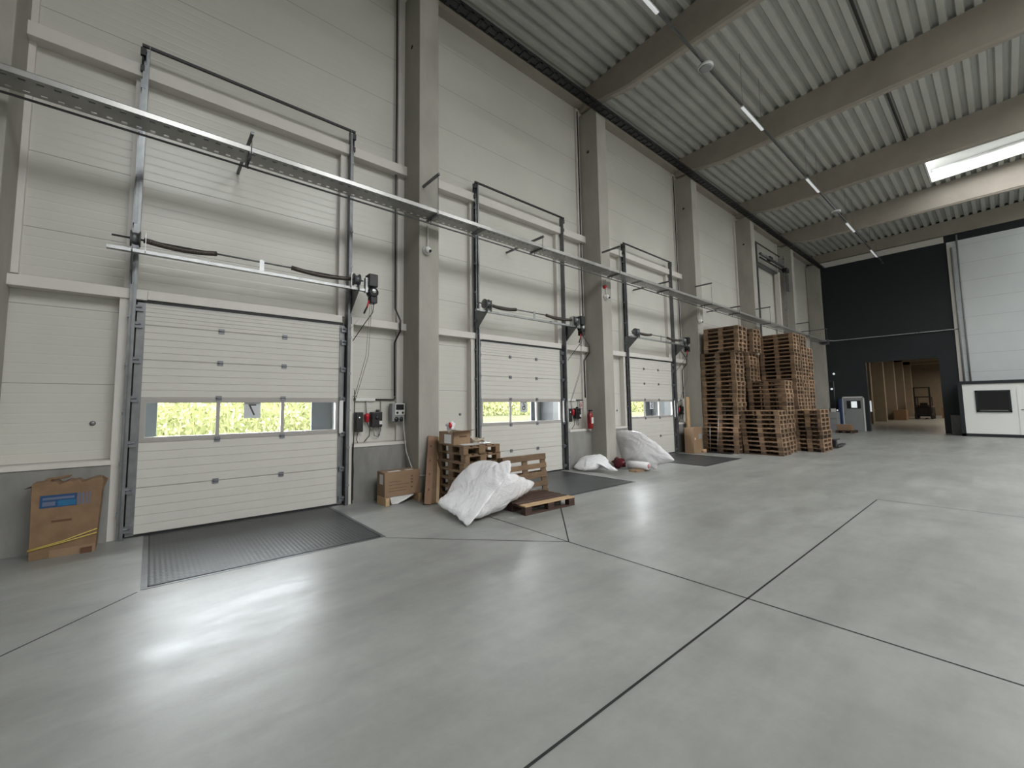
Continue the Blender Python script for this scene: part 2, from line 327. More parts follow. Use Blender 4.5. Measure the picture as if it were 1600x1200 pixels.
for i, ((a, b), y0) in enumerate(zip(SKYL, SKY_Y0)):      # upstands
    zc = deckz(y0); y1 = y0-11
    fr = MB()
    def quadbox(xa, xb, ya, yb): fr.add([(xa,ya,deckz(ya)-0.02),(xb,ya,deckz(ya)-0.02),(xb,yb,deckz(yb)-0.02),(xa,yb,deckz(yb)-0.02),(xa,ya,deckz(ya)+0.5),(xb,ya,deckz(ya)+0.5),(xb,yb,deckz(yb)+0.5),(xa,yb,deckz(yb)+0.5)],
                     [(0,3,2,1),(4,5,6,7),(0,1,5,4),(1,2,6,5),(2,3,7,6),(3,0,4,7)])
    quadbox(a-0.05, a, y1, y0); quadbox(b, b+0.05, y1, y0); quadbox(a-0.05, b+0.05, y0, y0+0.05); quadbox(a-0.05, b+0.05, y1-0.05, y1)
    wn = fr.build('window_%d' % (i+1), 'white'); struct(wn)
    dome = MB(); nb = 8
    dome.add([((a-0.05)+(b-a+0.1)*k/nb, y, deckz(y)+0.50+0.22*math.sin(math.pi*k/nb)) for y in (y1-0.05, y0+0.05) for k in range(nb+1)], [(k, k+1, nb+2+k, nb+1+k) for k in range(nb)])
    dome.build('skylight_dome', 'offwhite', wn, recalc=False)
for i, y in enumerate((1.6,)):
    struct(MB().tube([(-12, y, deckz(y)-0.03), (21, y, deckz(y)-0.03)], 0.03, 6).build('trim_%d' % n, 'blackm')); n += 1

# ------------------------------------------------------------------ columns and beams
ORD = ['first', 'second', 'third', 'fourth', 'fifth', 'sixth']
CL = ['concrete column cut by the left edge of the picture, left of the nearest door',
      'concrete column between the nearest and the middle dock door, pale planks leaning on it',
      'concrete column between the middle and the farthest dock door, fire extinguisher just left of it',
      'concrete column right of the farthest dock door, beside the tallest pallet stack',
      'concrete column rising behind the pallet stacks, left of the high grey lift track',
      'last concrete column before the dark back wall']
for x, lb in zip(COLX+[30.6], CL+['concrete corner column against the dark back wall']):
    c = MB(); wd = 0.42 if x < 30 else 0.38
    c.box(x, x+wd, 6.52, 7.16, 0, 9.78)
    o = c.build('concrete_column', 'conc', bevel=0.015); tag(o, lb, 'column', 'concrete columns along the dock wall')
    if x < 30: MB().lathe([(0.035, -0.006), (0.04, 0.0)], (x, 6.83, 8.6), 'X', 12).build('bolt_hole', 'rubber', o)
BL = ['concrete roof beam cut by the top edge, over the nearest dock door', 'concrete roof beam nearest the top of the picture, above the first bay',
      'concrete roof beam resting on the column right of the middle door', 'concrete roof beam on the column beside the tallest pallet stack',
      'concrete roof beam just before the bright skylight', 'pale lit concrete roof beam just beyond the skylight', 'concrete roof beam against the dark back wall']
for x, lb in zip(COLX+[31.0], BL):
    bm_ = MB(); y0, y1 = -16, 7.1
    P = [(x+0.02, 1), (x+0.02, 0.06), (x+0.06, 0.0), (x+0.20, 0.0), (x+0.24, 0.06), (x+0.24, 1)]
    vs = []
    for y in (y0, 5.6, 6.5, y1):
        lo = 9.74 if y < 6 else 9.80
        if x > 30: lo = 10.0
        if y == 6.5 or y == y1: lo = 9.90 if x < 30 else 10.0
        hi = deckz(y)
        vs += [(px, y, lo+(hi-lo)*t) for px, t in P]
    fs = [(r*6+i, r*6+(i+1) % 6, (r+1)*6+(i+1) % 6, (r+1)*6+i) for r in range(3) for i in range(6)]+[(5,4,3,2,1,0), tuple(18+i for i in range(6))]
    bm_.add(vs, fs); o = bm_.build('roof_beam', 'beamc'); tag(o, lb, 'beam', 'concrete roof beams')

# dark cable ladder along the column heads
ct = MB(); ct.box(-11.9, XW-0.1, 6.28, 6.30, 9.58, 9.66); ct.box(-11.9, XW-0.1, 6.48, 6.50, 9.58, 9.66)
for k in range(170): ct.box(-11.8+k*0.25, -11.72+k*0.25, 6.28, 6.5, 9.58, 9.60)
ct.box(-11.9, XW-0.1, 6.33, 6.45, 9.60, 9.65)
o = ct.build('cable_ladder', 'blackm'); tag(o, 'dark cable ladder running along the column heads under the roof', 'cable tray')

# ------------------------------------------------------------------ outdoors, seen through the door windows
struct(MB().box(-30, 80, 7.6, 90, -1.3, -1.1).build('ground', 'grass'))
o = MB().prism([(17.5, -1.1), (26.0, 0.62), (70, 0.9), (70, -1.1)], -10, 70, 'YZ')
o = MB().add([(14,18,-1.1),(75,18,-1.1),(75,23,0.75),(14,23,0.75),(75,60,1.1),(14,60,1.1),(75,60,-1.1),(14,60,-1.1)], [(0,1,2,3),(3,2,4,5),(5,4,6,7),(0,3,5,7),(1,6,4,2)]).build('grass_bank', 'bank')
tag(o, 'pale dry grass bank seen through the windows of the middle and far doors', 'bank')
rr = random.Random(3); lf = MB()
for i in range(42000):
    x = rr.uniform(-8, 62); y = rr.uniform(22.5, 25.0) if x < 14 else rr.uniform(27, 30)
    base = -1.1 if x < 14 else 0.8
    z = base+rr.random()**1.2*4.6; s = rr.uniform(0.025, 0.075)
    d = Vector((rr.gauss(0, .5), rr.gauss(0, .5), rr.gauss(0.5, 1))).normalized(); q = d.orthogonal().normalized(); q.rotate(Matrix.Rotation(rr.uniform(0, 6.28), 3, d))
    c = Vector((x, y, z)); lf.add([c-d*s*2.2, c+q*s, c+d*s*2.2, c-q*s], [(0, 1, 2, 3)], rr.uniform(0.65, 1.4))
for i in range(420):
    x = rr.uniform(-8, 62); y = rr.uniform(22.5, 25) if x < 14 else rr.uniform(27, 30); b0 = -1.1 if x < 14 else 0.8
    lf.tube([(x, y, b0), (x+rr.uniform(-.3, .3), y, b0+rr.uniform(2.5, 5))], 0.02, 3, False)
for x0 in range(-8, 62, 2):
    b0 = -1.1 if x0 < 14 else 0.8; y = 25.4 if x0 < 14 else 30.4
    lf.add([(x0, y, b0), (x0+2, y, b0), (x0+2, y, b0+4.2), (x0, y, b0+4.2)], [(0, 1, 2, 3)], 0.95)
o = lf.build('hedge_foliage', 'leaf', recalc=False); tag(o, 'sunlit yellow-green hedge outside the door windows', 'hedge', kind='stuff')
DN = ['nearest', 'middle', 'farthest']
for c, dn in zip(DC, DN):
    sh = empty('dock_shelter', (c, 7.34, 0), 'grey dock shelter outside the window of the %s door' % dn, 'dock shelter', 'dock shelters')
    MB().box(-1.75, -1.09, 0.60, 0.63, -1.0, 4.2).build('curtain', 'shelter', sh); MB().box(1.10, 1.75, 0.60, 0.63, -1.0, 4.2).build('curtain', 'shelter', sh)
    MB().box(-1.75, -1.70, 0, 0.6, -1.0, 4.2).build('side_frame', 'grey', sh); MB().box(1.45, 1.50, 0, 0.6, -1.0, 4.2).build('side_frame', 'shelterw', sh)
    MB().box(-1.75, 1.75, 0.0, 0.63, 3.3, 4.2).build('top_frame', 'shelter', sh)

# ------------------------------------------------------------------ dock doors
ZJ = [0.02, 0.60, 1.18, 1.75, 2.25, 2.71, 3.0]
def build_door(c, num, dn, idx):
    d = empty('door_%d' % idx, (c, 7.05, 0), kind='structure')
    d['label'] = '%s sectional dock door with a three-pane window and the number %s on it' % (dn, num); d['category'] = 'door'
    for k in range(6):
        z0, z1 = ZJ[k], ZJ[k+1]
        if k == 2: continue
        s = MB(); N = 5; hh = (z1-z0-0.012)/N
        for j in range(N):      # shallow horizontal ribs
            a = z0+0.006+j*hh
            s.prism([(0.0, a+0.001), (-0.0045, a+0.007), (-0.0045, a+hh-0.004), (0.0, a+hh), (0.04, a+hh), (0.04, a+0.001)], -1.27, 1.27, 'YZ')
        s.box(-1.27, 1.27, 0.006, 0.04, z0-0.001, z1+0.001)
        s.build('door_section', 'door', d)
    w0, w1 = ZJ[2], ZJ[3]
    fr = MB(); fr.box(-1.27, 1.27, -0.006, 0.04, w0+0.002, w0+0.065); fr.box(-1.27, 1.27, -0.006, 0.04, w1-0.06, w1-0.002)
    for a, b in ((-1.27, -1.215), (-0.445, -0.40), (0.395, 0.44), (1.225, 1.27)): fr.box(a, b, -0.006, 0.04, w0+0.065, w1-0.06)
    fr = fr.build('window_frame', 'doorgrey', d)
    for a, b in ((-1.215, -0.445), (-0.40, 0.395), (0.44, 1.225)): MB().box(a, b, 0.014, 0.018, w0+0.065, w1-0.06).build('window_pane', 'pane', fr)
    if num:
        sg = MB().box(-0.10, 0.12, 0.024, 0.026, 1.46, w1-0.06).build('number_sign', 'numsign', fr)
        mt = Matrix(((-1, 0, 0, 0.01), (0, 0, -1, 0.0235), (0, 1, 0, 1.575), (0, 0, 0, 1)))   # reads rightly from outdoors, mirrored from inside
        mt = Matrix(((-1, 0, 0, 0.01), (0, 0, 1, 0.0225), (0, 1, 0, 1.575), (0, 0, 0, 1)))
        text_mesh('number', num, 0.24, 'blackm', mt, sg, 0.0008)
    for k in range(1, 6):
        z = ZJ[k]
        for x in (-0.42, 0.42):
            h = MB(); h.box(x-0.035, x+0.035, -0.016, -0.004, z-0.035, z+0.035); h.tube([(x-0.035, -0.018, z), (x+0.035, -0.018, z)], 0.009, 8); h.build('hinge', 'hinge', d)
    for sgn in (-1, 1):
        e = MB(); a, b = sorted((sgn*1.27, sgn*1.355)); e.box(a, b, -0.02, 0.05, 0.02, 3.0); e.build('end_cap', 'rail', d)
        for k in range(0, 7):
            z = max(ZJ[k], 0.12) if k < 6 else 2.93
            r = MB(); xx = sgn*1.33; r.box(min(xx-sgn*0.04, xx+sgn*0.05), max(xx-sgn*0.04, xx+sgn*0.05), -0.055, -0.02, z-0.05, z+0.03)
            r.tube([(xx-sgn*0.02, -0.06, z), (xx+sgn*0.1, -0.06, z)], 0.013, 8); r.tube([(xx+sgn*0.06, -0.06, z), (xx+sgn*0.085, -0.06, z)], 0.028, 10); r.build('roller_bracket', 'hinge', d)
    MB().box(-1.355, 1.355, -0.01, 0.05, 0.0, 0.03).build('bottom_seal', 'rubber', d)
    MB().box(-1.30, 1.32, -0.03, 0.09, 3.005, 3.04).build('top_seal', 'rubber', d)
    MB().box(-1.28, 1.28, -0.012, 0.04, 2.985, 3.004).build('top_rail', 'white', d)
    MB().box(1.275, 1.335, -0.058, -0.0555, 1.18, 1.72).build('instruction_label', 'paper', d)
    return d
M['numsign'] = mat('number_sign_white', (0.85, 0.85, 0.88), 0.6)
p = M['numsign'].node_tree.nodes['Principled BSDF']; p.inputs['Transmission Weight'].default_value = 0.0
def build_track(c, dn):
    t = empty('lift_track', (c, 7.0, 0), 'galvanised vertical lift track with springs above the %s dock door' % dn, 'door track', 'door lift tracks')
    for sgn in (-1, 1):
        r = MB(); xa = sgn*1.37; xb = sgn*1.455
        a, b = sorted((xa, xb))
        r.box(a, b, 0.035, 0.045, 0, 6.48)                      # back flange of angle
        o1, o2 = (a, a+0.008) if sgn > 0 else (b-0.008, b)
        r.box(o1, o2, -0.07, 0.04, 0.0, 6.48)                   # web
        r.box(a if sgn > 0 else b-0.03, a+0.03 if sgn > 0 else b, -0.074, -0.066, 0.0, 6.40)
        r.box(a+0.02, b-0.02, -0.04, -0.03, 0.0, 6.2)
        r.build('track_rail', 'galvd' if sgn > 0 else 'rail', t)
        for z in [0.3+0.62*k for k in range(10)]: MB().box(a+0.01, b-0.012, -0.045, 0.03, z, z+0.035).build('rail_clip', 'hinge', t)
        g = MB(); x = sgn*1.44
        g.tube([(x, -0.02, 6.44), (x, -0.02, 6.20)], 0.012, 6); g.box(x-0.03, x+0.03, -0.05, 0.0, 6.34, 6.44); g.box(x-0.022, x+0.022, -0.045, 0.02, 6.12, 6.2)
        g.build('end_buffer', 'black', t)
        br = MB(); br.add([(sgn*1.42, 0.03, 3.15), (sgn*1.42, 0.03, 3.62), (sgn*1.42, -0.42, 3.62), (sgn*1.42, -0.42, 3.55), (sgn*1.43, 0.03, 3.15), (sgn*1.43, 0.03, 3.62), (sgn*1.43, -0.42, 3.62), (sgn*1.43, -0.42, 3.55)],
               [(0,1,2,3), (7,6,5,4), (0,4,5,1), (1,5,6,2), (2,6,7,3), (3,7,4,0)]); br.build('console_bracket', 'galvd', t)
        dr = MB(); x0 = sgn*1.40; dr.lathe([(0.02, -0.05), (0.10, -0.05), (0.10, -0.04), (0.075, -0.03), (0.075, 0.03), (0.10, 0.04), (0.10, 0.05), (0.02, 0.05)], (x0, -0.33, 3.72), 'X', 24); dr.build('cable_drum', 'galvd', t)
        pl = MB().box(x0-sgn*0.10-0.004, x0-sgn*0.10+0.004, -0.40, -0.28, 3.56, 3.80).build('bearing_plate', 'galv', t)
    MB().box(-1.455, 1.455, -0.06, -0.03, 6.455, 6.49).build('top_spreader_bar', 'blackm', t)
    MB().tube([(-1.62, -0.33, 3.72), (1.52, -0.33, 3.72)], 0.013, 8).build('torsion_shaft', 'galvd', t)
    for x0, x1, sag in ((-1.32, -0.55, 1), (0.40, 1.30, -1)):
        s = MB(); pts = []
        for i in range(13):
            u = i/12; pts.append((x0+(x1-x0)*u, -0.33, 3.72-0.035*math.sin(math.pi*u)))
        s.tube(pts, 0.032, 10); nn = 46
        for i in range(nn):
            u = (i+0.5)/nn; x = x0+(x1-x0)*u; z = 3.72-0.035*math.sin(math.pi*u); s.lathe([(0.032, -0.004), (0.0365, 0), (0.032, 0.004)], (x, -0.33, z), 'X', 10)
        s.build('torsion_spring', 'spring', t)
    MB().prism([(-0.365, 3.545), (-0.295, 3.545), (-0.295, 3.585), (-0.365, 3.585)], -1.66, 1.54, 'YZ').build('spring_rail', 'galv', t)
    MB().box(-0.03, 0.03, -0.345, -0.338, 3.585, 3.75).build('centre_bearing', 'galv', t)
    return t
def build_operator(c, dn):
    t = empty('door_operator', (c+1.66, 6.68, 3.66), 'black motor operator with red release on the shaft end of the %s door' % dn, 'motor', 'door motors')
    MB().box(-0.07, 0.09, -0.10, 0.08, -0.03, 0.19).build('gear_box', 'black', t, bevel=0.015)
    m_ = MB(); m_.lathe([(0.03, -0.06), (0.085, -0.06), (0.09, -0.02), (0.09, 0.05), (0.07, 0.08)], (0.02, -0.02, -0.12), 'Y', 20); md = m_.build('motor_drum', 'blackm', t)
    MB().lathe([(0.001, -0.085), (0.03, -0.085), (0.045, -0.075), (0.05, -0.06)], (0.02, -0.02, -0.10), 'Y', 16).build('motor_cap', 'galv', md)
    MB().box(-0.03, 0.09, -0.08, 0.06, -0.30, -0.18).build('terminal_box', 'black', t, bevel=0.01)
    MB().box(-0.11, -0.07, -0.05, 0.03, -0.13, 0.12).build('mounting_plate', 'galv', t)
    MB().tube([(-0.05, -0.05, -0.27), (-0.09, -0.06, -0.40)], 0.014, 8).build('release_handle', 'redp', t)
    MB().tube([(-0.09, -0.06, -0.39), (-0.14, -0.06, -0.50)], 0.016, 8).build('release_grip', 'black', t)
    MB().tube([(0.05, -0.02, -0.29), (0.04, 0.0, -0.45), (-0.05, 0.10, -0.62), (-0.19, 0.28, -0.92)], 0.007, 6).build('motor_cable', 'black', t)
    MB().tube([(-0.02, -0.03, -0.28), (-0.07, 0.0, -1.2), (-0.19, 0.22, -1.95)], 0.004, 5).build('chain', 'galvd', t)
    MB().tube([(0.01, -0.03, -0.28), (-0.03, 0.0, -1.2), (-0.16, 0.22, -1.95)], 0.004, 5).build('chain', 'galvd', t)
    MB().tube([(-0.14, -0.06, -0.50), (-0.26, 0.24, -0.74)], 0.003, 5).build('release_cord', 'white', t)
    return t
def build_controls(c, dn):
    g = 'controls beside the dock doors'
    t = empty('door_control_unit', (c+1.645, 7.18, 1.35), 'tall narrow black control box right of the %s dock door' % dn, 'control box', g)
    MB().box(-0.06, 0.07, -0.12, 0, -0.17, 0.17).build('housing', 'black', t, bevel=0.01); MB().box(-0.01, 0.01, -0.124, -0.12, 0.07, 0.09).build('indicator', 'lamps', t)
    MB().tube([(0.0, -0.06, -0.17), (-0.03, -0.07, -0.30), (0.0, -0.06, -0.36)], 0.007, 6).build('lead', 'black', t)
    t = empty('plug_connector', (c+1.80, 7.18, 1.42), 'red industrial plug and socket right of the %s dock door' % dn, 'plug', g)
    MB().lathe([(0.02, -0.08), (0.035, -0.075), (0.04, 0.0), (0.045, 0.01), (0.045, 0.05), (0.02, 0.08)], (0, -0.07, 0), 'Z', 14).build('plug_body', 'redp', t)
    MB().box(-0.03, 0.03, -0.05, 0, -0.02, 0.06).build('back_box', 'redp', t)
    MB().tube([(0, -0.05, 0.06), (0, -0.02, 0.33)], 0.010, 6).build('feed_conduit', 'grey', t)
    MB().tube([(0.0, -0.07, -0.08), (0.05, -0.08, -0.2), (0.04, -0.08, -0.32), (-0.05, -0.07, -0.42)], 0.008, 6).build('lead', 'black', t)
    t = empty('isolator_switch', (c+1.97, 7.18, 1.40), 'square black isolator box right of the %s dock door' % dn, 'switch box', g)
    MB().box(-0.10, 0.10, -0.12, 0, -0.15, 0.12).build('housing', 'black', t, bevel=0.012); MB().lathe([(0.02, -0.14), (0.035, -0.13), (0.035, -0.11)], (0.0, 0, 0.02), 'Y', 12).build('rotary_knob', 'blackm', t)
    MB().box(0.04, 0.09, -0.128, -0.12, -0.10, -0.04).build('warning_label', 'paper', t); MB().box(0.02, 0.07, -0.06, -0.02, 0.12, 0.16).build('gland', 'black', t)
    for k in range(2): MB().tube([(-0.05+0.1*k, -0.06, -0.15), (-0.03+0.1*k, -0.07, -0.30), (0.05, -0.06, -0.33+0.02*k), (0.11, -0.03, -0.2), (0.11, -0.02, 0.33)], 0.009, 6).build('lead', 'grey', t)
    t = empty('cable_duct', (c+1.6, 7.18, 1.74), 'white horizontal cable duct above the switch boxes of the %s door' % dn, 'cable duct', g)
    MB().box(0, 0.36, -0.05, 0, -0.025, 0.025).build('duct_body', 'white', t); MB().tube([(0.34, -0.03, 0.0), (0.74, -0.03, 0.0), (0.75, -0.03, 0.05)], 0.014, 6).build('cable_bundle', 'black', t)
    MB().box(-0.14, 0.02, -0.06, -0.04, 0.05, 0.065).build('bracket', 'galvd', t)
for c, dn, num, idx in zip(DC, DN, ('7', '6', '5'), (1, 2, 3)):
    build_door(c, num, dn, idx); build_track(c, dn); build_operator(c, dn); build_controls(c, dn)
    kx = c-0.16 if dn == 'farthest' else c
    pts = [(kx+2.31, 7.10, 9.9), (kx+2.32, 7.10, 7.5), (kx+2.31, 7.10, 5.2), (kx+2.32, 7.10, 3.45), (kx+2.35, 6.95, 3.2), (kx+2.35, 6.95, 3.0), (kx+2.31, 7.10, 2.8), (kx+2.32, 7.10, 1.8)]
    o = MB().tube(pts, 0.016, 6).build('black_cable', 'black'); tag(o, 'black cable running down the wall right of the %s dock door' % dn, 'cable', 'black cables down the wall')
    o = MB().lathe([(0.018, -0.02), (0.03, -0.012), (0.03, 0.0)], (c-1.72, 7.18, 1.44), 'Y', 12).build('wall_plug', 'hinge'); tag(o, 'small grey plug in the wall panel left of the %s dock door' % dn, 'plug', 'wall plugs')
    # dock leveler
    lv = empty('dock_leveler', (c, 5.0, 0), {'nearest': 'dark ribbed steel dock leveler plate in front of the nearest door', 'middle': 'dark dock leveler plate before the middle door, right of the flat pallet', 'farthest': 'dark dock leveler plate in the floor before the farthest door'}[dn], 'dock leveler', 'dock levelers')
    MB().box(-1.11, 1.11, 0.02, 2.05, 0.0, 0.006).build('plate', 'lev', lv)
    b = MB(); b.box(-1.17, -1.12, 0, 2.05, 0, 0.003); b.box(1.12, 1.17, 0, 2.05, 0, 0.003); b.box(-1.17, 1.17, -0.04, 0.0, 0, 0.003); b.build('angle_frame', 'galvd', lv)
    b = MB(); b.box(-1.12, -1.105, 0.0, 2.05, 0, 0.0075); b.box(1.105, 1.12, 0.0, 2.05, 0, 0.0075); b.box(-1.12, 1.12, 0.0, 0.02, 0, 0.0075); b.build('gap_seal', 'rubber', lv)

# controller box with socket only at the nearest door
t = empty('charge_controller', (3.50, 7.12, 1.50), 'grey controller with a dark display and two knobs on the wall beside the column', 'controller')
MB().box(-0.12, 0.13, -0.13, 0, -0.16, 0.17).build('housing', 'grey', t, bevel=0.012); fpl = MB().box(-0.06, 0.13, -0.136, -0.13, -0.04, 0.17).build('front_plate', 'white', t)
MB().box(-0.045, 0.11, -0.140, -0.136, 0.05, 0.15).build('display', 'black', fpl)
for x in (-0.02, 0.09): MB().lathe([(0.018, -0.15), (0.022, -0.136)], (x, 0, 0.0), 'Y', 12).build('knob', 'black', fpl)
for x in (-0.03, 0.07): MB().lathe([(0.03, -0.145), (0.045, -0.13), (0.045, -0.06)], (x, 0.0, -0.12), 'Y', 14).build('socket', 'black', t)
o = MB().tube([(3.60, 6.98, 1.44), (3.60, 6.96, 1.2), (3.62, 6.9, 0.8), (3.63, 6.7, 0.52), (3.64, 6.49, 0.42), (3.8, 6.48, 0.40), (3.92, 6.46, 0.5), (4.02, 6.46, 0.66)], 0.009, 6).build('charging_cable', 'white')
tag(o, 'pale cable hanging from the grey controller and looping round the column', 'cable')
o = MB().tube([(2.68, 6.97, 1.9), (2.67, 6.95, 1.3), (2.66, 6.95, 0.75), (2.65, 6.90, 0.55), (2.645, 6.90, 0.3), (2.64, 6.88, 0.08)], 0.008, 6).build('spiral_cable', 'black'); tag(o, 'dark cable running down the right track of the nearest door', 'cable')

# fire extinguisher and its sign beside the middle door
t = empty('fire_extinguisher', (9.0, 6.93, 0.985), 'red fire extinguisher mounted beside the second column', 'fire extinguisher')
MB().lathe([(0.06, 0.0), (0.075, 0.01), (0.075, 0.34), (0.06, 0.40), (0.025, 0.44), (0.02, 0.46)], (-0.05, -0.03, 0), 'Z', 20).build('cylinder', 'red', t)
MB().box(-0.09, 0.02, -0.06, -0.01, 0.46, 0.49).build('valve', 'black', t); MB().tube([(-0.09, -0.04, 0.46), (-0.13, -0.06, 0.35), (-0.12, -0.07, 0.15)], 0.010, 6).build('hose', 'black', t)
MB().box(-0.085, -0.005, -0.107, -0.101, 0.14, 0.30).build('label_panel', 'paper', t)
t = empty('extinguisher_sign', (8.93, 7.16, 1.62), 'small white and red sign above the fire extinguisher', 'sign')
MB().box(-0.06, 0.06, -0.01, 0, -0.09, 0.09).build('sign_board', 'white', t)
s = MB(); s.box(-0.045, -0.02, -0.013, -0.01, -0.07, 0.06); s.box(0.0, 0.03, -0.013, -0.01, -0.07, 0.02); s.box(0.0, 0.045, -0.013, -0.01, 0.04, 0.07); s.build('red_symbol', 'redp', t)

# high-lift track of the gate behind the pallet stacks
t = empty('high_lift_track', (23.4, 7.0, 4), 'high grey lift track frame on the wall above the pallets', 'door track')
MB().box(-1.55, -1.47, -0.08, 0.0, 0, 5.2).build('track_rail', 'galvd', t); MB().box(1.72, 1.80, -0.25, -0.15, 1.0, 5.2).build('track_rail', 'galv', t)
MB().box(-1.55, 1.8, -0.06, -0.03, 5.2, 5.25).build('top_spreader_bar', 'blackm', t)
MB().tube([(-1.5, -0.2, 4.62), (1.7, -0.2, 4.62)], 0.06, 8).build('torsion_spring', 'galvd', t); MB().box(-1.5, 1.7, -0.2, -0.15, 4.42, 4.48).build('spring_rail', 'blackm', t); MB().box(-1.4, 1.55, -0.05, 0.17, 4.22, 4.3).build('head_rail', 'galvd', t)
MB().box(1.3, 1.45, -0.1, 0.1, 0.6, 4.3).build('post', 'girt', t); MB().box(-0.3, 0.1, -0.25, -0.1, 4.58, 4.75).build('bearing', 'blackm', t)
MB().box(1.5, 1.9, -0.4, -0.2, 4.3, 4.5).build('motor', 'black', t); MB().box(1.5, 1.9, -0.36, -0.34, 3.3, 4.2).build('guard_mesh', 'galvd', t)

# ------------------------------------------------------------------ perforated cable tray along the dock wall
t = empty('cable_tray', (10, 6.22, 4.97), 'long perforated zinc cable tray hung along the dock wall', 'cable tray')
Y0, Y1, X0, X1 = 6.02-6.22, 6.36-6.22, -14.0, 19.0
tb = MB(); tb.box(X0, X1, Y0, Y0+0.05, -0.002, 0); tb.box(X0, X1, Y0+0.085, Y0+0.20, -0.002, 0); tb.box(X0, X1, Y0+0.235, Y0+0.265, -0.002, 0); tb.box(X0, X1, Y0+0.305, Y1, -0.002, 0)
x = X0
while x < X1:
    tb.box(x, x+0.075, Y0+0.05, Y0+0.085, -0.002, 0); tb.box(x, x+0.1299, Y0+0.20, Y0+0.235, -0.002, 0); tb.box(x, x+0.080, Y0+0.265, Y0+0.305, -0.002, 0); x += 0.13
tb.build('perforated_base', 'tray', t)
l = MB(); l.box(X0, X1, Y0, Y0+0.002, 0, 0.06); l.box(X0, X1, Y1-0.002, Y1, 0, 0.02); l.tube([(X0, Y0+0.006, 0.06), (X1, Y0+0.006, 0.06)], 0.007, 6, smooth=True); l.tube([(X0, Y1-0.006, 0.02), (X1, Y1-0.006, 0.02)], 0.005, 6); l.build('side_rail', 'tray', t)
l = MB()
for k, yy in enumerate((0.105, 0.14, 0.17, 0.23)): l.tube([(X0, Y0+yy, 0.014), (X1, Y0+yy, 0.014)], 0.012, 6)
l.build('cable_run', 'grey', t)
for k, x in enumerate((-5.3, 0.2, 5.4, 11.3, 17)):
    MB().box(x, x+0.12, Y0-0.004, Y1+0.004, -0.008, -0.003).build('splice_plate', 'galvd', t)
o = MB().tube([(-4, 6.25, 4.86), (28.9, 6.25, 4.86)], 0.014, 8).build('conduit_pipe', 'galvd'); tag(o, 'thin steel conduit running just below the cable tray', 'pipe')
ARMS = [(0.88, 5.2, 7.15, 'above the nearest dock door'), (3.74, 5.66, 6.52, 'on the column right of the nearest door'), (6.35, 5.2, 7.15, 'above the middle dock door'), (9.18, 5.66, 6.52, 'on the column right of the middle door'),
        (11.66, 5.2, 7.15, 'above the farthest dock door'), (14.5, 5.66, 6.52, 'on the column beside the tallest pallet stack'), (16.8, 5.2, 7.15, 'on the wall above the tallest pallet stack'), (20.05, 5.64, 6.52, 'on the column behind the pallets'), (25.5, 5.64, 6.52, 'on the last column'), (28.9, 5.68, 7.15, 'at the far end of the cable tray')]
for x, z, yr, lb in ARMS:
    t = empty('tray_bracket', (x, yr, z), 'grey cantilever bracket holding the cable tray, ' + lb, 'bracket', 'brackets of the cable tray')
    MB().box(-0.018, 0.018, 5.97-yr, 0.02, -0.02, 0.02).build('cantilever_arm', 'galvd', t)
    MB().tube([(0, 6.0-yr, 0.03), (0, 6.0-yr, 4.87-z)], 0.006, 6).build('threaded_rod', 'galvd', t)
    MB().box(-0.02, 0.02, 6.0-yr, 6.38-yr, 4.935-z, 4.96-z).build('cross_bar', 'galvd', t)
    MB().tube([(0, 6.25-yr, 4.94-z), (0, 6.25-yr, 4.84-z)], 0.008, 6).build('pipe_hanger', 'blackm', t)
# cable tray end unit and pipe across the back wall
o = MB(); o.box(28.9, 29.3, 6.0, 6.35, 4.85, 5.1); o.tube([(28.9, 6.2, 4.98), (29.5, 6.2, 4.98)], 0.1, 10)
tag(o.build('tray_end_box', 'galvd'), 'grey end box closing the cable tray before the dark wall', 'junction box')
o = MB().tube([(29.4, 6.2, 5.1), (30.85, 6.1, 5.2), (30.93, 1.25, 5.18)], 0.025, 8).build('wall_pipe', 'galv'); tag(o, 'thin pale pipe crossing the dark back wall', 'pipe')
for y, lb in ((1.22, 'left'), (1.02, 'right')):
    o = MB().tube([(XW-0.09, y, 2.5), (XW-0.09, y, 9.9 if lb == 'right' else 9.3)], 0.035, 8).build('wall_riser', 'grey'); tag(o, '%s one of two grey vertical risers beside the dark wall edge' % lb, 'pipe', 'risers on the back wall')

# small cameras under the tray
for x, lb in ((3.80, 'on the column right of the nearest door'), (9.24, 'on the column right of the middle door'), (14.62, 'beside the top of the tallest pallet stack')):
    t = empty('security_camera', (x, 6.52, 4.45), 'small white dome camera ' + lb, 'camera', 'dome cameras on the columns')
    MB().lathe([(0.075, 0.0), (0.075, -0.03), (0.065, -0.06)], (0, 0, 0), 'Y', 18).build('base', 'white', t)
    dm_ = MB().lathe([(0.065, -0.06), (0.06, -0.09), (0.035, -0.115), (0.001, -0.12)], (0, 0, 0), 'Y', 18).build('dome', 'white', t)
    MB().lathe([(0.022, -0.135), (0.028, -0.10)], (0.02, 0, -0.025), 'Y', 12).build('lens', 'black', dm_)
    MB().tube([(0.02, -0.03, 0.05), (0.02, -0.03, 0.5)], 0.010, 8).build('feed_pipe', 'white', t)
t = empty('alarm_sounder', (9.20, 6.52, 4.72), 'small red alarm sounder above the camera of the second column', 'alarm')
MB().lathe([(0.045, 0), (0.045, -0.05), (0.03, -0.08)], (0, 0, 0), 'Y', 14).build('sounder_body', 'redp', t)

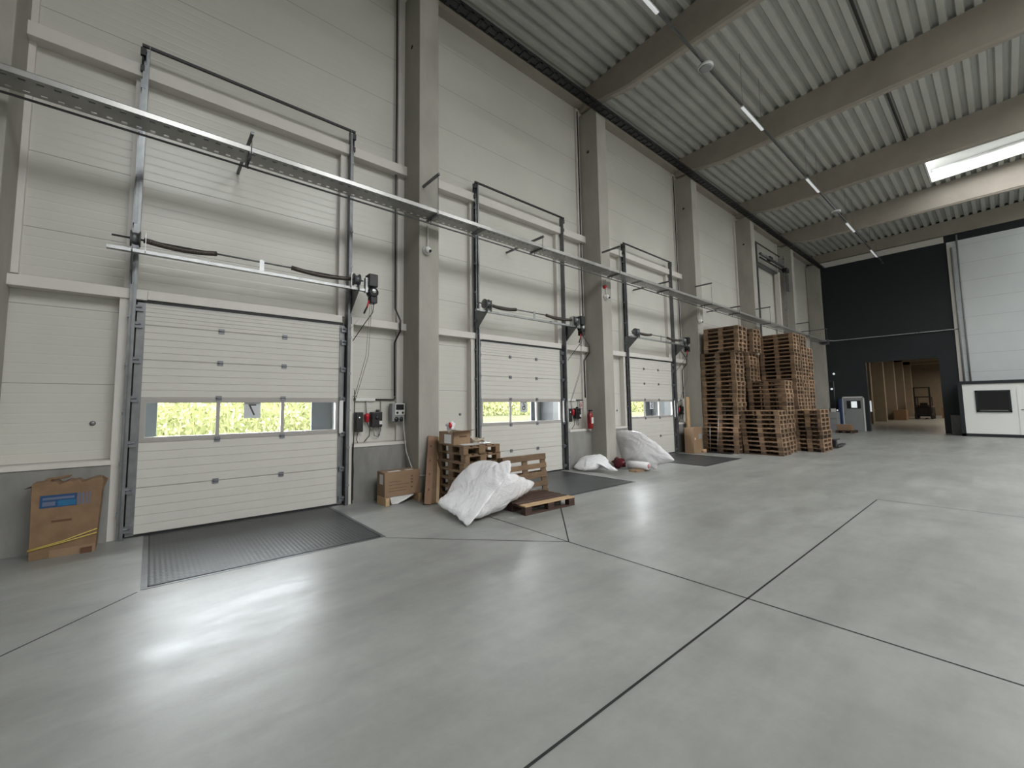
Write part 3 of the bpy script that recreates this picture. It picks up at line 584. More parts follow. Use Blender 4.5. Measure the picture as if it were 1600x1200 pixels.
# ------------------------------------------------------------------ linear lamps on a trunking line
o = MB().box(-8, 30.6, 3.69, 3.73, 9.12, 9.18).build('lamp_trunking', 'galvd'); tag(o, 'thin grey trunking line carrying the lamps under the roof', 'trunking')
LL = [('cut by the top edge near the logo side of the roof', 5.75, 7.25), ('nearest the round detector', 11.3, 12.75), ('below the third roof beam', 16.75, 18.2), ('just before the far round detector side', 22.3, 23.75), ('farthest along the line', 27.3, 28.9)]
LAB = ['linear lamp at the top edge of the picture', 'linear lamp below the first roof beam, past the near round detector', 'linear lamp halfway along the trunking line', 'linear lamp past the far round detector', 'linear lamp nearest the dark back wall']
for (_, a, b), lb in zip(LL, LAB):
    t = empty('linear_lamp', ((a+b)/2, 3.71, 9.12), lb, 'lamp', 'linear lamps on the trunking'); h = (b-a)/2
    MB().box(-h, h, -0.035, 0.035, -0.03, 0.0).build('lamp_housing', 'white', t); MB().box(-h+0.02, h-0.02, -0.028, 0.028, -0.045, -0.03).build('diffuser', 'lamp', t)
    for k in (-1, 1): MB().tube([(k*h*0.9, 0, 0.06), (k*h*0.9, 0, 1.45)], 0.004, 4).build('suspension_wire', 'galvd', t)
for x, lb in ((9.28, 'near'), (20.6, 'far')):
    t = empty('round_detector', (x, 3.71, 9.11), '%s white round detector hanging on the lamp trunking' % lb, 'detector', 'round detectors')
    MB().lathe([(0.14, -0.06), (0.155, -0.05), (0.155, 0.0), (0.10, 0.02)], (0, 0, 0), 'Z', 24).build('detector_disc', 'white', t); MB().lathe([(0.10, -0.072), (0.14, -0.06)], (0, 0, 0), 'Z', 24).build('grille', 'grey', t)

# ------------------------------------------------------------------ pallets
PL, PW, PH = 1.08, 0.73, 0.1375      # long side, short side, height
def pallet_mesh(seed):
    r = random.Random(seed); m_ = MB(); T = lambda: r.uniform(0.62, 1.4)
    t1, bt, bb = 0.020, 0.019, 0.020
    bz = PH-2*t1-bb
    ws = (0.13, 0.09, 0.13, 0.09, 0.13); gap = (PW-sum(ws))/4; x = -PW/2
    for wd in ws:
        m_.box(x, x+wd, -PL/2, PL/2, PH-t1, PH, T()*1.45); x += wd+gap
    for y in (-PL/2, -0.065, PL/2-0.13): m_.box(-PW/2, PW/2, y, y+0.13, PH-2*t1, PH-t1, T())
    for xx, wd in ((-PW/2, 0.09), (-0.065, 0.13), (PW/2-0.09, 0.09)):
        m_.box(xx, xx+wd, -PL/2, PL/2, 0, bb, T()*1.45)
        for y in (-PL/2, -0.065, PL/2-0.13): m_.box(xx, xx+wd, y+0.002, y+0.128, bb, PH-2*t1, T())
    return m_
variants = [pallet_mesh(100+i).build('pallet', 'wood') for i in range(6)]
vdat = [v.data for v in variants]
for v in variants: bpy.data.objects.remove(v)
OW = ['', 'first', 'second', 'third', 'fourth', 'fifth', 'sixth', 'seventh', 'eighth', 'ninth', 'tenth', 'eleventh', 'twelfth', 'thirteenth', 'fourteenth', 'fifteenth', 'sixteenth', 'seventeenth', 'eighteenth', 'nineteenth', 'twentieth']
for i in range(1, 10): OW.append('twenty-'+OW[i])
OW.append('thirtieth')
def stack(cx, cy, n_, desc, rot=0.0, seed=0, shift=(), lean=(0, 0)):
    r = random.Random(seed); ox = oy = 0.0
    for k in range(n_):
        for lv_, dx, dy in shift:
            if k == lv_: ox += dx; oy += dy
        o = bpy.data.objects.new('wooden_pallet', vdat[r.randrange(6)]); COL.objects.link(o)
        jx, jy = (r.gauss(0, 0.006), r.gauss(0, 0.008)) if k else (0, 0)
        o.location = (cx+ox+jx+lean[0]*k, cy+oy+jy+lean[1]*k, k*PH+0.0005); o.rotation_euler = (0, 0, rot+r.gauss(0, 0.006)+(math.pi if r.random() < .5 else 0))
        pos = 'topmost pallet' if k == n_-1 else 'pallet on the floor' if k == 0 else '%s pallet from the floor' % OW[k+1]
        tag(o, '%s in %s' % (pos, desc), 'pallet', 'pallets of '+desc)
    return
stack(14.55+PW/2, 5.46+PL/2, 30, 'the tallest left stack beside the third column', 0, 1, ((24, -0.02, -0.15), (6, 0.0, -0.04)))
stack(14.84+PW/2, 4.32+PL/2, 10, 'the low front stack', 0, 2, ((2, -0.01, 0.02), (4, -0.02, 0.02), (7, 0.0, 0.02)))
stack(16.50+PW/2, 5.66+PL/2, 31, 'the narrow tall stack at the back', 0, 4, ((25, 0.02, -0.14),))
stack(17.38+PW/2, 5.77+PL/2, 25, 'the added stack darkening the gap behind', 0, 14)  # added stack, hides the bright wall so the gap stays dark
stack(15.70+PW/2, 4.40+PL/2, 17, 'the middle-height centre stack', 0, 5, ((16, 0.03, 0.02),))
stack(16.9+PL/2, 3.80+PW/2, 10, 'the low dark right-hand stack', math.pi/2, 6, ((5, 0, 0.03),))
stack(17.76+PW/2, 4.62+PL/2, 30, 'the nearest tall right-hand stack', 0, 7, ((12, 0.0, 0.02), (20, 0.0, 0.02)))
stack(18.55+PW/2, 4.64+PL/2, 30, 'the middle one of the tall right-hand stacks', 0, 8)
stack(19.35+PW/2, 4.66+PL/2, 27, 'the farthest tall right-hand stack', 0, 9)

def near_pallet(name, label, group, m_, top=None, seed=0, L_=1.06, W_=0.74, bw=None):
    r = random.Random(seed); e = empty(name, (0, 0, 0), label, 'pallet', group); T = lambda: r.uniform(0.75, 1.25)
    ws = bw or (0.13, 0.09, 0.13, 0.09, 0.13); gap = (W_-sum(ws))/4; x = -W_/2
    for i, wd in enumerate(ws):
        mm = top if (top and i == 0) else m_
        o = MB().box(x, x+wd, -L_/2, L_/2, PH-0.02, PH, T()).build('deck_board', mm, e, bevel=0.003); x += wd+gap
        if mm == top and top: o['label'] = 'pale new deck board'
    for y in (-L_/2, -0.065, L_/2-0.13): MB().box(-W_/2, W_/2, y, y+0.13, PH-0.04, PH-0.02, T()).build('stringer_board', m_, e)
    for xx, wd in ((-W_/2, 0.09), (-0.065, 0.13), (W_/2-0.09, 0.09)):
        MB().box(xx, xx+wd, -L_/2, L_/2, 0, 0.02, T()).build('bottom_board', m_, e, bevel=0.003)
        for y in (-L_/2, -0.065, L_/2-0.13): MB().box(xx, xx+wd, y, y+0.13, 0.02, PH-0.04, T()).build('block', m_, e, bevel=0.004)
    return e
src = near_pallet('wooden_pallet', 'wooden pallet on the floor, lowest of the stack behind the white bag', 'pallets stacked beside the first column', 'woodn', None, 11, 0.80, 0.74)
SX, SY = 3.90+0.37, 5.50+0.40
src.location = (SX, SY, 0.0005)
for k in range(1, 7):
    c_ = copy_tree(src); c_.location = (SX+random.gauss(0, 0.01)+(0.05 if k == 5 else 0), SY+random.gauss(0, 0.008), 0.0005+k*PH); c_.rotation_euler = (0, 0, random.gauss(0, 0.012))
    c_['label'] = 'topmost wooden pallet of the stack behind the white bag, boxes on it' if k == 6 else '%s wooden pallet from the floor in the stack behind the white bag' % OW[k+1]
fp = near_pallet('wooden_pallet', 'dark red-brown pallet lying flat on the floor with one pale board', None, 'woodd', 'woodl', 21, 1.06, 0.72)
fp.rotation_euler = (0, 0, 0)
# flat pallet: long side along x, pale board nearest the camera
fp.location = (4.84, 4.86, 0.001); fp.rotation_euler = (0, 0, math.radians(90-2)); 
up = near_pallet('wooden_pallet', 'brown pallet standing on edge, slats facing the hall, behind the flat pallet', None, 'woodn', None, 31, 1.08, 0.72, (0.10, 0.085, 0.10, 0.085, 0.10))
# stands on its long edge on the flat pallet, leaning slightly back: local x -> up, local y -> along x, local z (deck) -> towards the hall
ux = Vector((0.0, 0.10, 1.0)).normalized(); uy = Vector((1, 0.05, 0)).normalized(); uy = (uy-ux*uy.dot(ux)).normalized(); uz = ux.cross(uy)
if uz.y > 0: uy = -uy; uz = ux.cross(uy)
base = Vector((5.08, 5.40, 0.0)); cen = base+ux*(0.36+0.001)
up.matrix_world = Matrix(((ux.x, uy.x, uz.x, cen.x), (ux.y, uy.y, uz.y, cen.y), (ux.z, uy.z, uz.z, cen.z+0.008), (0, 0, 0, 1)))

# ------------------------------------------------------------------ boxes, planks, bags near the columns
def cbox(name, loc, sx, sy, sz, m_, label, rot=0.0, open_=False, group=None):
    e = empty(name, loc, label, 'box', group); e.rotation_euler = (0, 0, rot)
    if open_:
        b_ = MB(); b_.box(-sx/2, sx/2, -sy/2, sy/2, 0, 0.006); b_.box(-sx/2, sx/2, -sy/2, -sy/2+0.006, 0, sz); b_.box(-sx/2, sx/2, sy/2-0.006, sy/2, 0, sz); b_.box(-sx/2, -sx/2+0.006, -sy/2, sy/2, 0, sz); b_.box(sx/2-0.006, sx/2, -sy/2, sy/2, 0, sz); b_.build('carton', m_, e)
    else: MB().box(-sx/2, sx/2, -sy/2, sy/2, 0, sz).build('carton', m_, e, bevel=0.006)
    return e
# long carton on a timber stand
e = cbox('cardboard_box', (3.335, 6.62, 0.13), 0.65, 0.30, 0.40, 'card', 'long printed cardboard box on a timber stand beside the first column')
p_ = MB()
for i, (z, a, b) in enumerate(((0.235, -0.25, -0.02), (0.185, -0.25, 0.12), (0.13, -0.25, 0.08), (0.085, -0.26, 0.06))): p_.box(a, b, -0.1515, -0.150, z, z+0.007)
for z in (0.29, 0.24, 0.19, 0.11): p_.box(0.15, 0.185, -0.1515, -0.150, z, z+0.02)
p_.build('printed_marks', 'print', e)
l = MB(); l.box(-0.24, -0.02, -0.12, -0.03, 0.400, 0.402); l.box(0.08, 0.22, -0.1, -0.03, 0.400, 0.402); l.build('paper_label', 'paper', e); MB().box(-0.3265, -0.325, -0.08, 0.05, 0.2, 0.36).build('side_label', 'paper', e)
t = empty('timber_stand', (3.335, 6.62, 0), 'low pale timber stand under the long cardboard box', 'stand')
for x in (-0.33, 0.27): MB().box(x, x+0.07, -0.2, 0.14, 0, 0.128).build('bearer', 'woodl', t, bevel=0.004)
MB().add([(-0.24, -0.17, 0.125), (0.20, -0.17, 0.125), (0.05, -0.17, 0.06), (-0.10, -0.16, 0.005), (-0.20, -0.15, 0.01), (-0.24, -0.10, 0.124), (0.20, -0.1, 0.124), (0.05, -0.12, 0.06), (-0.1, -0.1, 0.012), (-0.2, -0.1, 0.012)], [(0,1,2,3,4), (9,8,7,6,5), (0,5,6,1), (1,6,7,2), (2,7,8,3), (3,8,9,4), (4,9,5,0)]).build('torn_sheet', 'paper', t)

# big worn flat carton, left
e = empty('cardboard_box', (-0.70, 6.74, 0), 'large worn cardboard box with a blue printed panel against the plinth on the left', 'box')
r = random.Random(5); top = []
N = 16
for i in range(N+1): top.append((-0.27+0.57*i/N, 0.80+r.uniform(-0.02, 0.02)+(0.02 if i > 12 else 0)))
poly = [(-0.255, 0.0), (0.265, 0.0)]+[(x, z) for x, z in top[::-1]]
MB().prism(poly, -0.06, 0.20).build('carton', 'cardd', e, bevel=0.004)
f_ = MB(); f_.add([(-0.27, -0.05, 0.79), (-0.12, -0.05, 0.80), (-0.14, 0.02, 0.84), (-0.33, 0.0, 0.76), (-0.27, -0.045, 0.785), (-0.12, -0.045, 0.795), (-0.14, 0.025, 0.835), (-0.33, 0.005, 0.755)], [(0,1,2,3), (7,6,5,4), (0,4,5,1), (1,5,6,2), (2,6,7,3), (3,7,4,0)])
f_.add([(0.30, -0.05, 0.84), (0.34, 0.0, 0.80), (0.31, 0.05, 0.70), (0.29, -0.04, 0.66), (0.295, -0.03, 0.84), (0.33, 0.02, 0.8), (0.30, 0.06, 0.7), (0.285, -0.02, 0.66)], [(0,1,2,3), (7,6,5,4), (0,4,5,1), (1,5,6,2), (2,6,7,3), (3,7,4,0)])
f_.add([(-0.2, 0.1, 0.82), (0.0, 0.1, 0.84), (0.02, 0.14, 0.86), (-0.18, 0.14, 0.84), (-0.2, 0.105, 0.815), (0.0, 0.105, 0.835), (0.02, 0.145, 0.855), (-0.18, 0.145, 0.835)], [(0,1,2,3), (7,6,5,4), (0,4,5,1), (1,5,6,2), (2,6,7,3), (3,7,4,0)])
f_.build('torn_flap', 'cardd', e)
d_ = 0.0615
pp = MB().box(-0.20, 0.09, -d_, -0.06, 0.54, 0.675).build('printed_panel', 'lblue', e); MB().box(-0.06, 0.085, -d_-0.001, -d_, 0.55, 0.61).build('printed_block', 'lcyan', pp)
s = MB(); s.box(-0.18, 0.07, -d_-0.001, -d_, 0.625, 0.65); s.box(-0.18, -0.08, -d_-0.001, -d_, 0.56, 0.605)
s.build('printed_lettering', 'llil', e)
s = MB(); [s.box(0.10+0.03*k, 0.118+0.03*k-0.002*k, -d_, -0.06, 0.545, 0.675) for k in range(4)]; s.build('printed_stripes', 'llil', e)
MB().box(-0.10, 0.06, -d_, -0.06, 0.375, 0.40).build('printed_line', 'print', e)
s = MB(); s.tube([(-0.265, -0.068, 0.115), (0.0, -0.068, 0.165), (0.275, -0.068, 0.25)], 0.006, 6); s.tube([(-0.265, -0.07, 0.105), (0.0, -0.07, 0.15), (0.275, -0.07, 0.205)], 0.006, 6); s.build('yellow_strap', 'yellow', e)
MB().box(0.266, 0.272, -0.03, 0.05, 0.48, 0.56).build('yellow_tape', 'yellow', e)
MB().box(-0.10, 0.265, -0.068, -0.06, 0.0, 0.085).build('bottom_flap', 'card', e)
MB().box(0.15, 0.24, -0.09, -0.06, 0.0, 0.06).build('torn_corner', 'print', e)

# open box and clutter on the near stack
zt = 7*PH+0.001
MB_ = cbox('cardboard_box', (4.08, 6.02, zt), 0.36, 0.42, 0.215, 'card', 'open cardboard box lying on the pallet stack beside the first column', 0.04, True)
f_ = MB(); f_.add([(-0.40, -0.40, 0.23), (0.22, -0.28, 0.24), (0.20, -0.19, 0.216), (-0.19, -0.21, 0.216), (-0.40, -0.40, 0.236), (0.22, -0.28, 0.246), (0.20, -0.19, 0.222), (-0.19, -0.21, 0.222)], [(0,1,2,3), (7,6,5,4), (0,4,5,1), (1,5,6,2), (2,6,7,3), (3,7,4,0)]); f_.build('box_flap', 'card', MB_)
s = MB(); s.box(-0.06, 0.10, -0.2115, -0.210, 0.12, 0.145); s.build('printed_marks', 'print', MB_)
MB().box(-0.1815, -0.180, -0.15, 0.05, 0.02, 0.17).build('side_label', 'paper', MB_)
t = empty('plastic_packet', (3.93, 5.92, zt+0.24), 'crumpled red and white plastic packet on top of the open box', 'packet')
def blob(rx, ry, rz, seed, amp=0.25, n1=14, n2=9):
    vs = []; fs = []
    for j in range(n2+1):
        ph = math.pi*j/n2
        for i in range(n1):
            th = 2*math.pi*i/n1; d = Vector((math.sin(ph)*math.cos(th), math.sin(ph)*math.sin(th), math.cos(ph)))
            k = 1+amp*noise.noise(d*1.9+Vector((seed, 0, 0)))*2; vs.append((d.x*rx*k, d.y*ry*k, d.z*rz*k))
    for j in range(n2):
        for i in range(n1): fs.append((j*n1+i, j*n1+(i+1) % n1, (j+1)*n1+(i+1) % n1, (j+1)*n1+i))
    m_ = MB(); m_.add(vs, fs, 1, True); return m_
m_ = blob(0.085, 0.06, 0.07, 3, 0.45); m_.build('white_film', 'bag', t, loc=(0, 0, 0.06)); blob(0.028, 0.02, 0.045, 5, 0.4).build('red_film', 'redp', t, loc=(-0.035, -0.05, 0.085))
t = empty('paper_sheets', (4.27, 5.75, zt), 'white paper sheets spread on the pallet stack', 'paper')
for (x, y, rz_, sx, sy) in ((-0.05, -0.03, 0.3, 0.42, 0.26), (0.18, 0.1, -0.2, 0.40, 0.28), (-0.15, -0.12, 0.1, 0.3, 0.14)):
    s = MB(); nn = 8; vs = []; fs = []
    for i in range(nn+1):
        for j in range(nn+1):
            u, v = i/nn-0.5, j/nn-0.5; vs.append((x+math.cos(rz_)*u*sx-math.sin(rz_)*v*sy, y+math.sin(rz_)*u*sx+math.cos(rz_)*v*sy, 0.004+0.010*abs(noise.noise(Vector((u*4+x*9, v*4, 1))))))
    for i in range(nn):
        for j in range(nn): a = i*(nn+1)+j; fs.append((a, a+1, a+nn+2, a+nn+1))
    s.add(vs, fs, 1, True); s.build('sheet', 'paper', t, recalc=False)
s = MB(); pts = []
for i in range(160):
    a = i*0.42; rr_ = 0.09+0.03*math.sin(i*0.9); pts.append((rr_*math.cos(a), rr_*1.1*math.sin(a), 0.02+0.045*i/160+0.02*math.sin(i*1.7)))
o = s.tube(pts, 0.006, 5).build('twine_coil', 'twine', loc=(4.42, 5.82, zt+0.012)); tag(o, 'tangled coil of pale twine on the pallet stack', 'twine')

def plank(loc_b, loc_t, w_, th, m_, label, nails=True):
    a, b = Vector(loc_b), Vector(loc_t); d = (b-a); L_ = d.length; zx = d.normalized(); xx = Vector((1, -0.25, 0)); xx = (xx-zx*xx.dot(zx)).normalized(); yy = zx.cross(xx)
    o = empty('wooden_plank', a, label, 'plank', 'planks leaning on the first column'); o.matrix_world = Matrix(((xx.x, yy.x, zx.x, a.x), (xx.y, yy.y, zx.y, a.y), (xx.z, yy.z, zx.z, a.z), (0, 0, 0, 1)))
    MB().box(-w_/2, w_/2, -th/2, th/2, 0, L_).build('board', m_, o, bevel=0.003)
    if nails:
        k = MB(); [k.box(-0.012, 0.012, -th/2-0.0015, -th/2, L_*f-0.02, L_*f+0.02) for f in (0.2, 0.42, 0.62, 0.84)]; k.build('slot_mark', 'print', o)
plank((3.57, 6.06, 0.012), (3.89, 6.48, 1.08), 0.115, 0.03, 'plank', 'light reddish plank with dark slots, leftmost of those leaning on the column')
plank((3.665, 6.06, 0.012), (3.98, 6.47, 1.07), 0.085, 0.03, 'woodn', 'brown plank leaning just right of the slotted plank', False)
plank((3.74, 6.04, 0.012), (4.05, 6.46, 1.05), 0.055, 0.03, 'woodl', 'narrow pale lath leaning nearest the pallet stack', False)

# inflated, creased plastic bags from an outline polygon in 3D
def bag(name, pts, thick, label, m_='bag', seed=0, sub=9, crease=0.020, shift=(0, 0, 0), group=None):
    P3 = [Vector(p)+Vector(shift) for p in pts]; n_ = len(P3); c = sum(P3, Vector())/n_
    nrm = Vector()
    for i in range(n_): nrm += (P3[i]-c).cross(P3[(i+1) % n_]-c)
    nrm.normalize(); cd = Vector((0, 0, 1.6))-c
    if nrm.dot(cd) < 0: nrm = -nrm
    far = max(P3, key=lambda v: (v-c).length); e1 = (far-c).normalized(); e2 = nrm.cross(e1)
    ring = []
    for i in range(n_):
        a, b, cc, d = P3[i-1], P3[i], P3[(i+1) % n_], P3[(i+2) % n_]
        for k in range(sub):
            t = k/sub; lin = b.lerp(cc, t); cr = 0.5*((2*b)+(cc-a)*t+(2*a-5*b+4*cc-d)*t*t+(3*b-a-3*cc+d)*t**3); ring.append(lin.lerp(cr, 0.75))
    S = len(ring); R = 44; vs = []; fs = []
    for side in (1, -1):
        for j in range(R):
            f = j/(R-1)*1.0
            for i in range(S):
                q = c.lerp(ring[i], max(f, 0.001)); th = thick*(1-f**2.2)**0.62 if f < 1 else 0
                nv = q*2.2+Vector((seed*3.7, 0, 0)); w1 = noise.noise(nv)
                aa, bb = (q-c).dot(e1), (q-c).dot(e2); wp = 0.25*noise.noise(q*2.0+Vector((5, seed, 0)))
                w2 = 1-abs(noise.noise(Vector(((aa+wp)*7.0, (bb+wp)*1.6, seed*2.3))))*2.6; w3 = 1-abs(noise.noise(Vector(((aa-wp)*2.2, (bb+wp)*9.0, seed*5.1+7))))*2.6
                env = min(1, (1-f)*6+0.25)
                h = th*(0.9 if side > 0 else 0.75)*(1+0.28*w1)+crease*env*(0.55*w2+0.45*w3)*(1 if side > 0 else 0.5)
                if f >= 1: h = 0
                vv = q+nrm*side*h
                if f > 0.7: vv += (q-c).normalized()*(0.022*noise.noise(q*11)*(f-0.7)/0.3)
                vv.z = max(vv.z, 0.004); vs.append(vv)
    for side in range(2):
        o_ = side*R*S
        for j in range(R-1):
            for i in range(S):
                a, b = o_+j*S+i, o_+j*S+(i+1) % S; fs.append((a, b, b+S, a+S) if side else (a, a+S, b+S, b))
    m2 = MB(); m2.add(vs, fs, 1, True); o = m2.build(name, m_, recalc=False)
    bm = bmesh.new(); bm.from_mesh(o.data); bmesh.ops.remove_doubles(bm, verts=bm.verts, dist=0.0004); bmesh.ops.recalc_face_normals(bm, faces=bm.faces); bm.to_mesh(o.data); bm.free()
    for p0 in o.data.polygons: p0.use_smooth = True
    tag(o, label, 'plastic bag', group); return o
A = [(3.464,5.596,.12),(3.593,5.543,.235),(3.749,5.617,.371),(3.93,5.55,.565),(4.02,5.45,.673),(4.163,5.3,.744),(4.154,4.987,.744),(4.111,4.85,.712),(4.185,4.72,.78),(4.041,4.55,.658),(3.884,4.542,.518),(3.708,4.571,.362),(3.485,4.573,.165),(3.327,4.621,.024),(3.388,4.981,.069),(3.42,5.277,.089)]
bag('plastic_bag', A, 0.10, 'big crumpled white plastic bag heaped against the pallet stack', seed=1, shift=(0, 0, 0))
B = [(3.844,4.62,.54),(4.007,4.612,.63),(4.241,4.664,.589),(4.549,4.755,.477),(4.787,4.828,.38),(4.724,4.854,.284),(4.392,4.838,.2),(4.191,4.834,.16),(3.992,4.821,.07),(3.595,4.763,.05),(3.478,4.724,.103),(3.615,4.684,.27)]
bag('plastic_bag', B, 0.12, 'white plastic bag lying over the corner of the flat pallet', seed=2)
D = [(8.212,6.87,.079),(8.453,6.88,.245),(8.591,6.75,.322),(8.708,6.45,.378),(8.633,6.193,.313),(8.465,5.953,.185),(8.364,5.714,.104),(8.309,5.883,.076),(8.399,6.177,.154),(8.282,6.276,.08),(8.186,6.544,.03),(8.176,6.8,.042)]
bag('plastic_bag', D, 0.08, 'low white plastic bag lying below the fire extinguisher', seed=3)
E = [(10.022,6.86,.833),(9.988,6.5,.92),(9.887,6.005,.861),(9.756,5.583,.68),(9.627,5.223,.481),(9.524,4.973,.301),(9.524,5.18,.207),(9.533,5.382,.141),(9.505,5.453,.03),(9.572,5.708,.104),(9.66,6.208,.126),(9.691,6.456,.1),(9.847,6.683,.439)]
bag('plastic_bag', E, 0.11, 'large white plastic bag leaning in front of the farthest dock door', seed=4, shift=(0.02, 0, 0))
t = empty('film_roll', (9.35, 5.80, 0.09), 'roll of pinkish plastic film on a cardboard strip beside the large bag', 'roll')
s = MB(); s.lathe([(0.055, -0.28), (0.095, -0.28), (0.10, 0.0), (0.095, 0.26), (0.055, 0.26)], (0, 0, 0.03), 'Y', 20); s.build('rolled_film', 'bag', t); MB().lathe([(0.02, -0.283), (0.055, -0.2815)], (0, 0, 0.03), 'Y', 16).build('roll_core', 'bagpink', t)
o = MB().box(-0.28, 0.30, -0.12, 0.10, 0, 0.045).build('cardboard_strip', 'card', loc=(9.25, 5.72, 0.001)); tag(o, 'flat strip of cardboard under the film roll', 'cardboard')
o = blob(0.12, 0.16, 0.13, 9, 0.4).build('red_bag', 'bagred' if 'bagred' in M else 'red', loc=(9.30, 6.30, 0.125)); tag(o, 'dark red bag wedged between the column and the large white bag', 'bag')

# cartons and plank at the farthest door
e = cbox('cardboard_box', (13.93+0.1, 6.62, 0), 0.62, 0.30, 0.83, 'card', 'tall cardboard box with a blue-grey label beside the farthest door', 0.0)
MB().box(0.05, 0.28, -0.1515, -0.150, 0.46, 0.62).build('printed_panel', 'grey', e); MB().box(-0.23, -0.17, -0.1515, -0.150, 0.44, 0.50).build('paper_label', 'paper', e)
t = empty('wooden_plank', (14.22, 6.86, 0), 'pale plank standing behind the tall cardboard box', 'plank'); MB().box(-0.10, 0.10, -0.02, 0.02, 0, 1.85).build('board', 'woodl', t)
o = MB().lathe([(0.09, 0), (0.09, 0.10), (0.03, 0.11)], (14.32, 6.44, 0.001), 'Z', 16).build('round_tub', 'woodl'); tag(o, 'small pale tub on the floor at the foot of the third column', 'tub')
t = empty('steel_stand', (14.42, 5.95, 0), 'flat steel base with two upright rods before the tallest pallet stack', 'stand')
MB().box(-0.1, 0.08, -0.35, 0.45, 0, 0.03).build('base_plate', 'blackm', t); MB().tube([(0.0, 0.1, 0.03), (0.07, 0.02, 1.35)], 0.012, 6).build('upright_rod', 'galv', t); MB().tube([(0.0, 0.32, 0.03), (0.07, 0.32, 0.95)], 0.010, 6).build('upright_rod', 'galv', t)

# ------------------------------------------------------------------ things along the back wall
t = empty('door_4', (XW, 5.49, 0), kind='structure'); t['label'] = 'grey steel door with a small window in the dark wall'; t['category'] = 'door'
MB().box(-0.03, 0.03, -0.43, 0.43, 0, 1.86).build('door_leaf', 'grey', t); f_ = MB(); f_.box(-0.05, 0.02, -0.49, -0.43, 0, 1.93); f_.box(-0.05, 0.02, 0.43, 0.47, 0, 1.93); f_.box(-0.05, 0.02, -0.49, 0.47, 1.86, 1.93); f_.build('door_frame', 'white', t)
MB().box(-0.035, -0.03, -0.33, 0.28, 1.25, 1.70).build('window_surround', 'blackm', t); MB().box(-0.04, -0.035, -0.17, 0.08, 1.30, 1.66).build('window_pane', 'lamps', t); MB().box(-0.06, -0.03, 0.34, 0.38, 0.95, 1.05).build('handle', 'galv', t)  # pane brightness is put in as emission; the pane is no lamp
o = MB().box(30.6, 30.97, 5.96, 6.06, 0, 1.80).build('blue_board', 'blue'); tag(o, 'blue upright board beside the grey steel door', 'board')
for k in range(3):
    o = MB().box(29.7, 30.3, 5.98, 6.40, 0.36*k, 0.36*k+0.35).build('grey_crate', 'grey', bevel=0.01); tag(o, 'grey crate %s behind the low dark pallets' % ('on the floor', 'in the middle of its stack', 'topmost of its stack')[k], 'crate', 'grey crates at the back wall')
o = near_pallet('wooden_pallet', 'dark low pallet with a small carton, before the grey steel door', None, 'woodd', None, 41); o.location = (28.8, 5.45, 0.001); o.rotation_euler = (0, 0, 1.57)
e = cbox('cardboard_box', (28.8, 5.5, PH+0.002), 0.55, 0.6, 0.30, 'card', 'small carton on the dark low pallet before the grey steel door')
t = empty('pallet_truck', (19.3, 4.02, 0), 'dark hand pallet truck standing right of the low dark pallets', 'pallet truck')
for y in (-0.22, 0.10): MB().box(-0.6, 0.5, y, y+0.13, 0.05, 0.11).build('fork', 'blackm', t)
MB().box(-0.75, -0.55, -0.2, 0.2, 0.05, 0.30).build('pump_body', 'blackm', t, bevel=0.02); MB().lathe([(0.08, -0.05), (0.08, 0.05)], (-0.65, -0.02, 0.081), 'Y', 14).build('wheel', 'rubber', t)
MB().tube([(-0.66, 0, 0.28), (-0.5, -0.25, 0.33)], 0.02, 8).build('handle_bar', 'blackm', t)
t = empty('battery_station', (XW-0.3, 6.36, 1.0), 'dark charging station with a pale panel on the dark wall beside the last column', 'charger')
MB().box(0, 0.28, -0.26, 0.14, 0.0, 0.28).build('cabinet', 'black', t); MB().box(-0.02, 0.0, -0.14, 0.10, 0.06, 0.26).build('panel', 'white', t); MB().box(-0.02, 0.0, -0.24, -0.18, 0.12, 0.20).build('indicator', 'lamps', t); MB().tube([(0.1, -0.1, 0.28), (0.1, -0.1, 1.85), (0.1, 0.14, 1.85)], 0.02, 6).build('pipe', 'galvd', t); MB().box(0.0, 0.28, -0.1, 0.1, -1.0, 0).build('leg', 'black', t)
for z, y, lb in ((3.28, 6.25, 'upper'), (2.40, 6.40, 'lower')):
    o = MB().lathe([(0.03, -0.06), (0.055, -0.04), (0.055, 0.0)], (XW-0.0, y, z), 'X', 12).build('signal_lamp', 'lamps'); tag(o, '%s small bright lamp on the dark wall beside the last column' % lb, 'lamp', 'signal lamps on the dark wall')

# white office cabin
t = empty('office_cabin', (29.2, 1.39, 0), 'white office cabin with a dark window and dark trim at the right edge', 'office cabin')
MB().box(0.02, 1.6, -6.0, -0.06, 0.12, 2.40).build('cabin_wall', 'offwhite', t)
f_ = MB(); f_.box(-0.03, 1.65, -6.05, 0.0, 2.38, 2.52); f_.box(-0.02, 1.62, -6.0, 0.0, 0, 0.13); f_.box(-0.02, 1.62, -0.14, 0.0, 0, 2.4); f_.build('dark_trim', 'darktrim' if 'darktrim' in M else 'dark', t)
wf = MB(); wf.box(-0.03, 0.02, -1.53, -1.46, 1.10, 2.08); wf.box(-0.03, 0.02, -0.58, -0.51, 1.10, 2.08); wf.box(-0.03, 0.02, -1.53, -0.51, 1.10, 1.18); wf.box(-0.03, 0.02, -1.53, -0.51, 2.01, 2.08); wf.build('window_frame', 'dark', t)
MB().box(-0.005, 0.021, -1.46, -0.58, 1.18, 2.01).build('window_pane', 'black', t); MB().box(-0.045, -0.0, -1.42, -0.62, 1.17, 1.19).build('window_sill', 'galv', t)
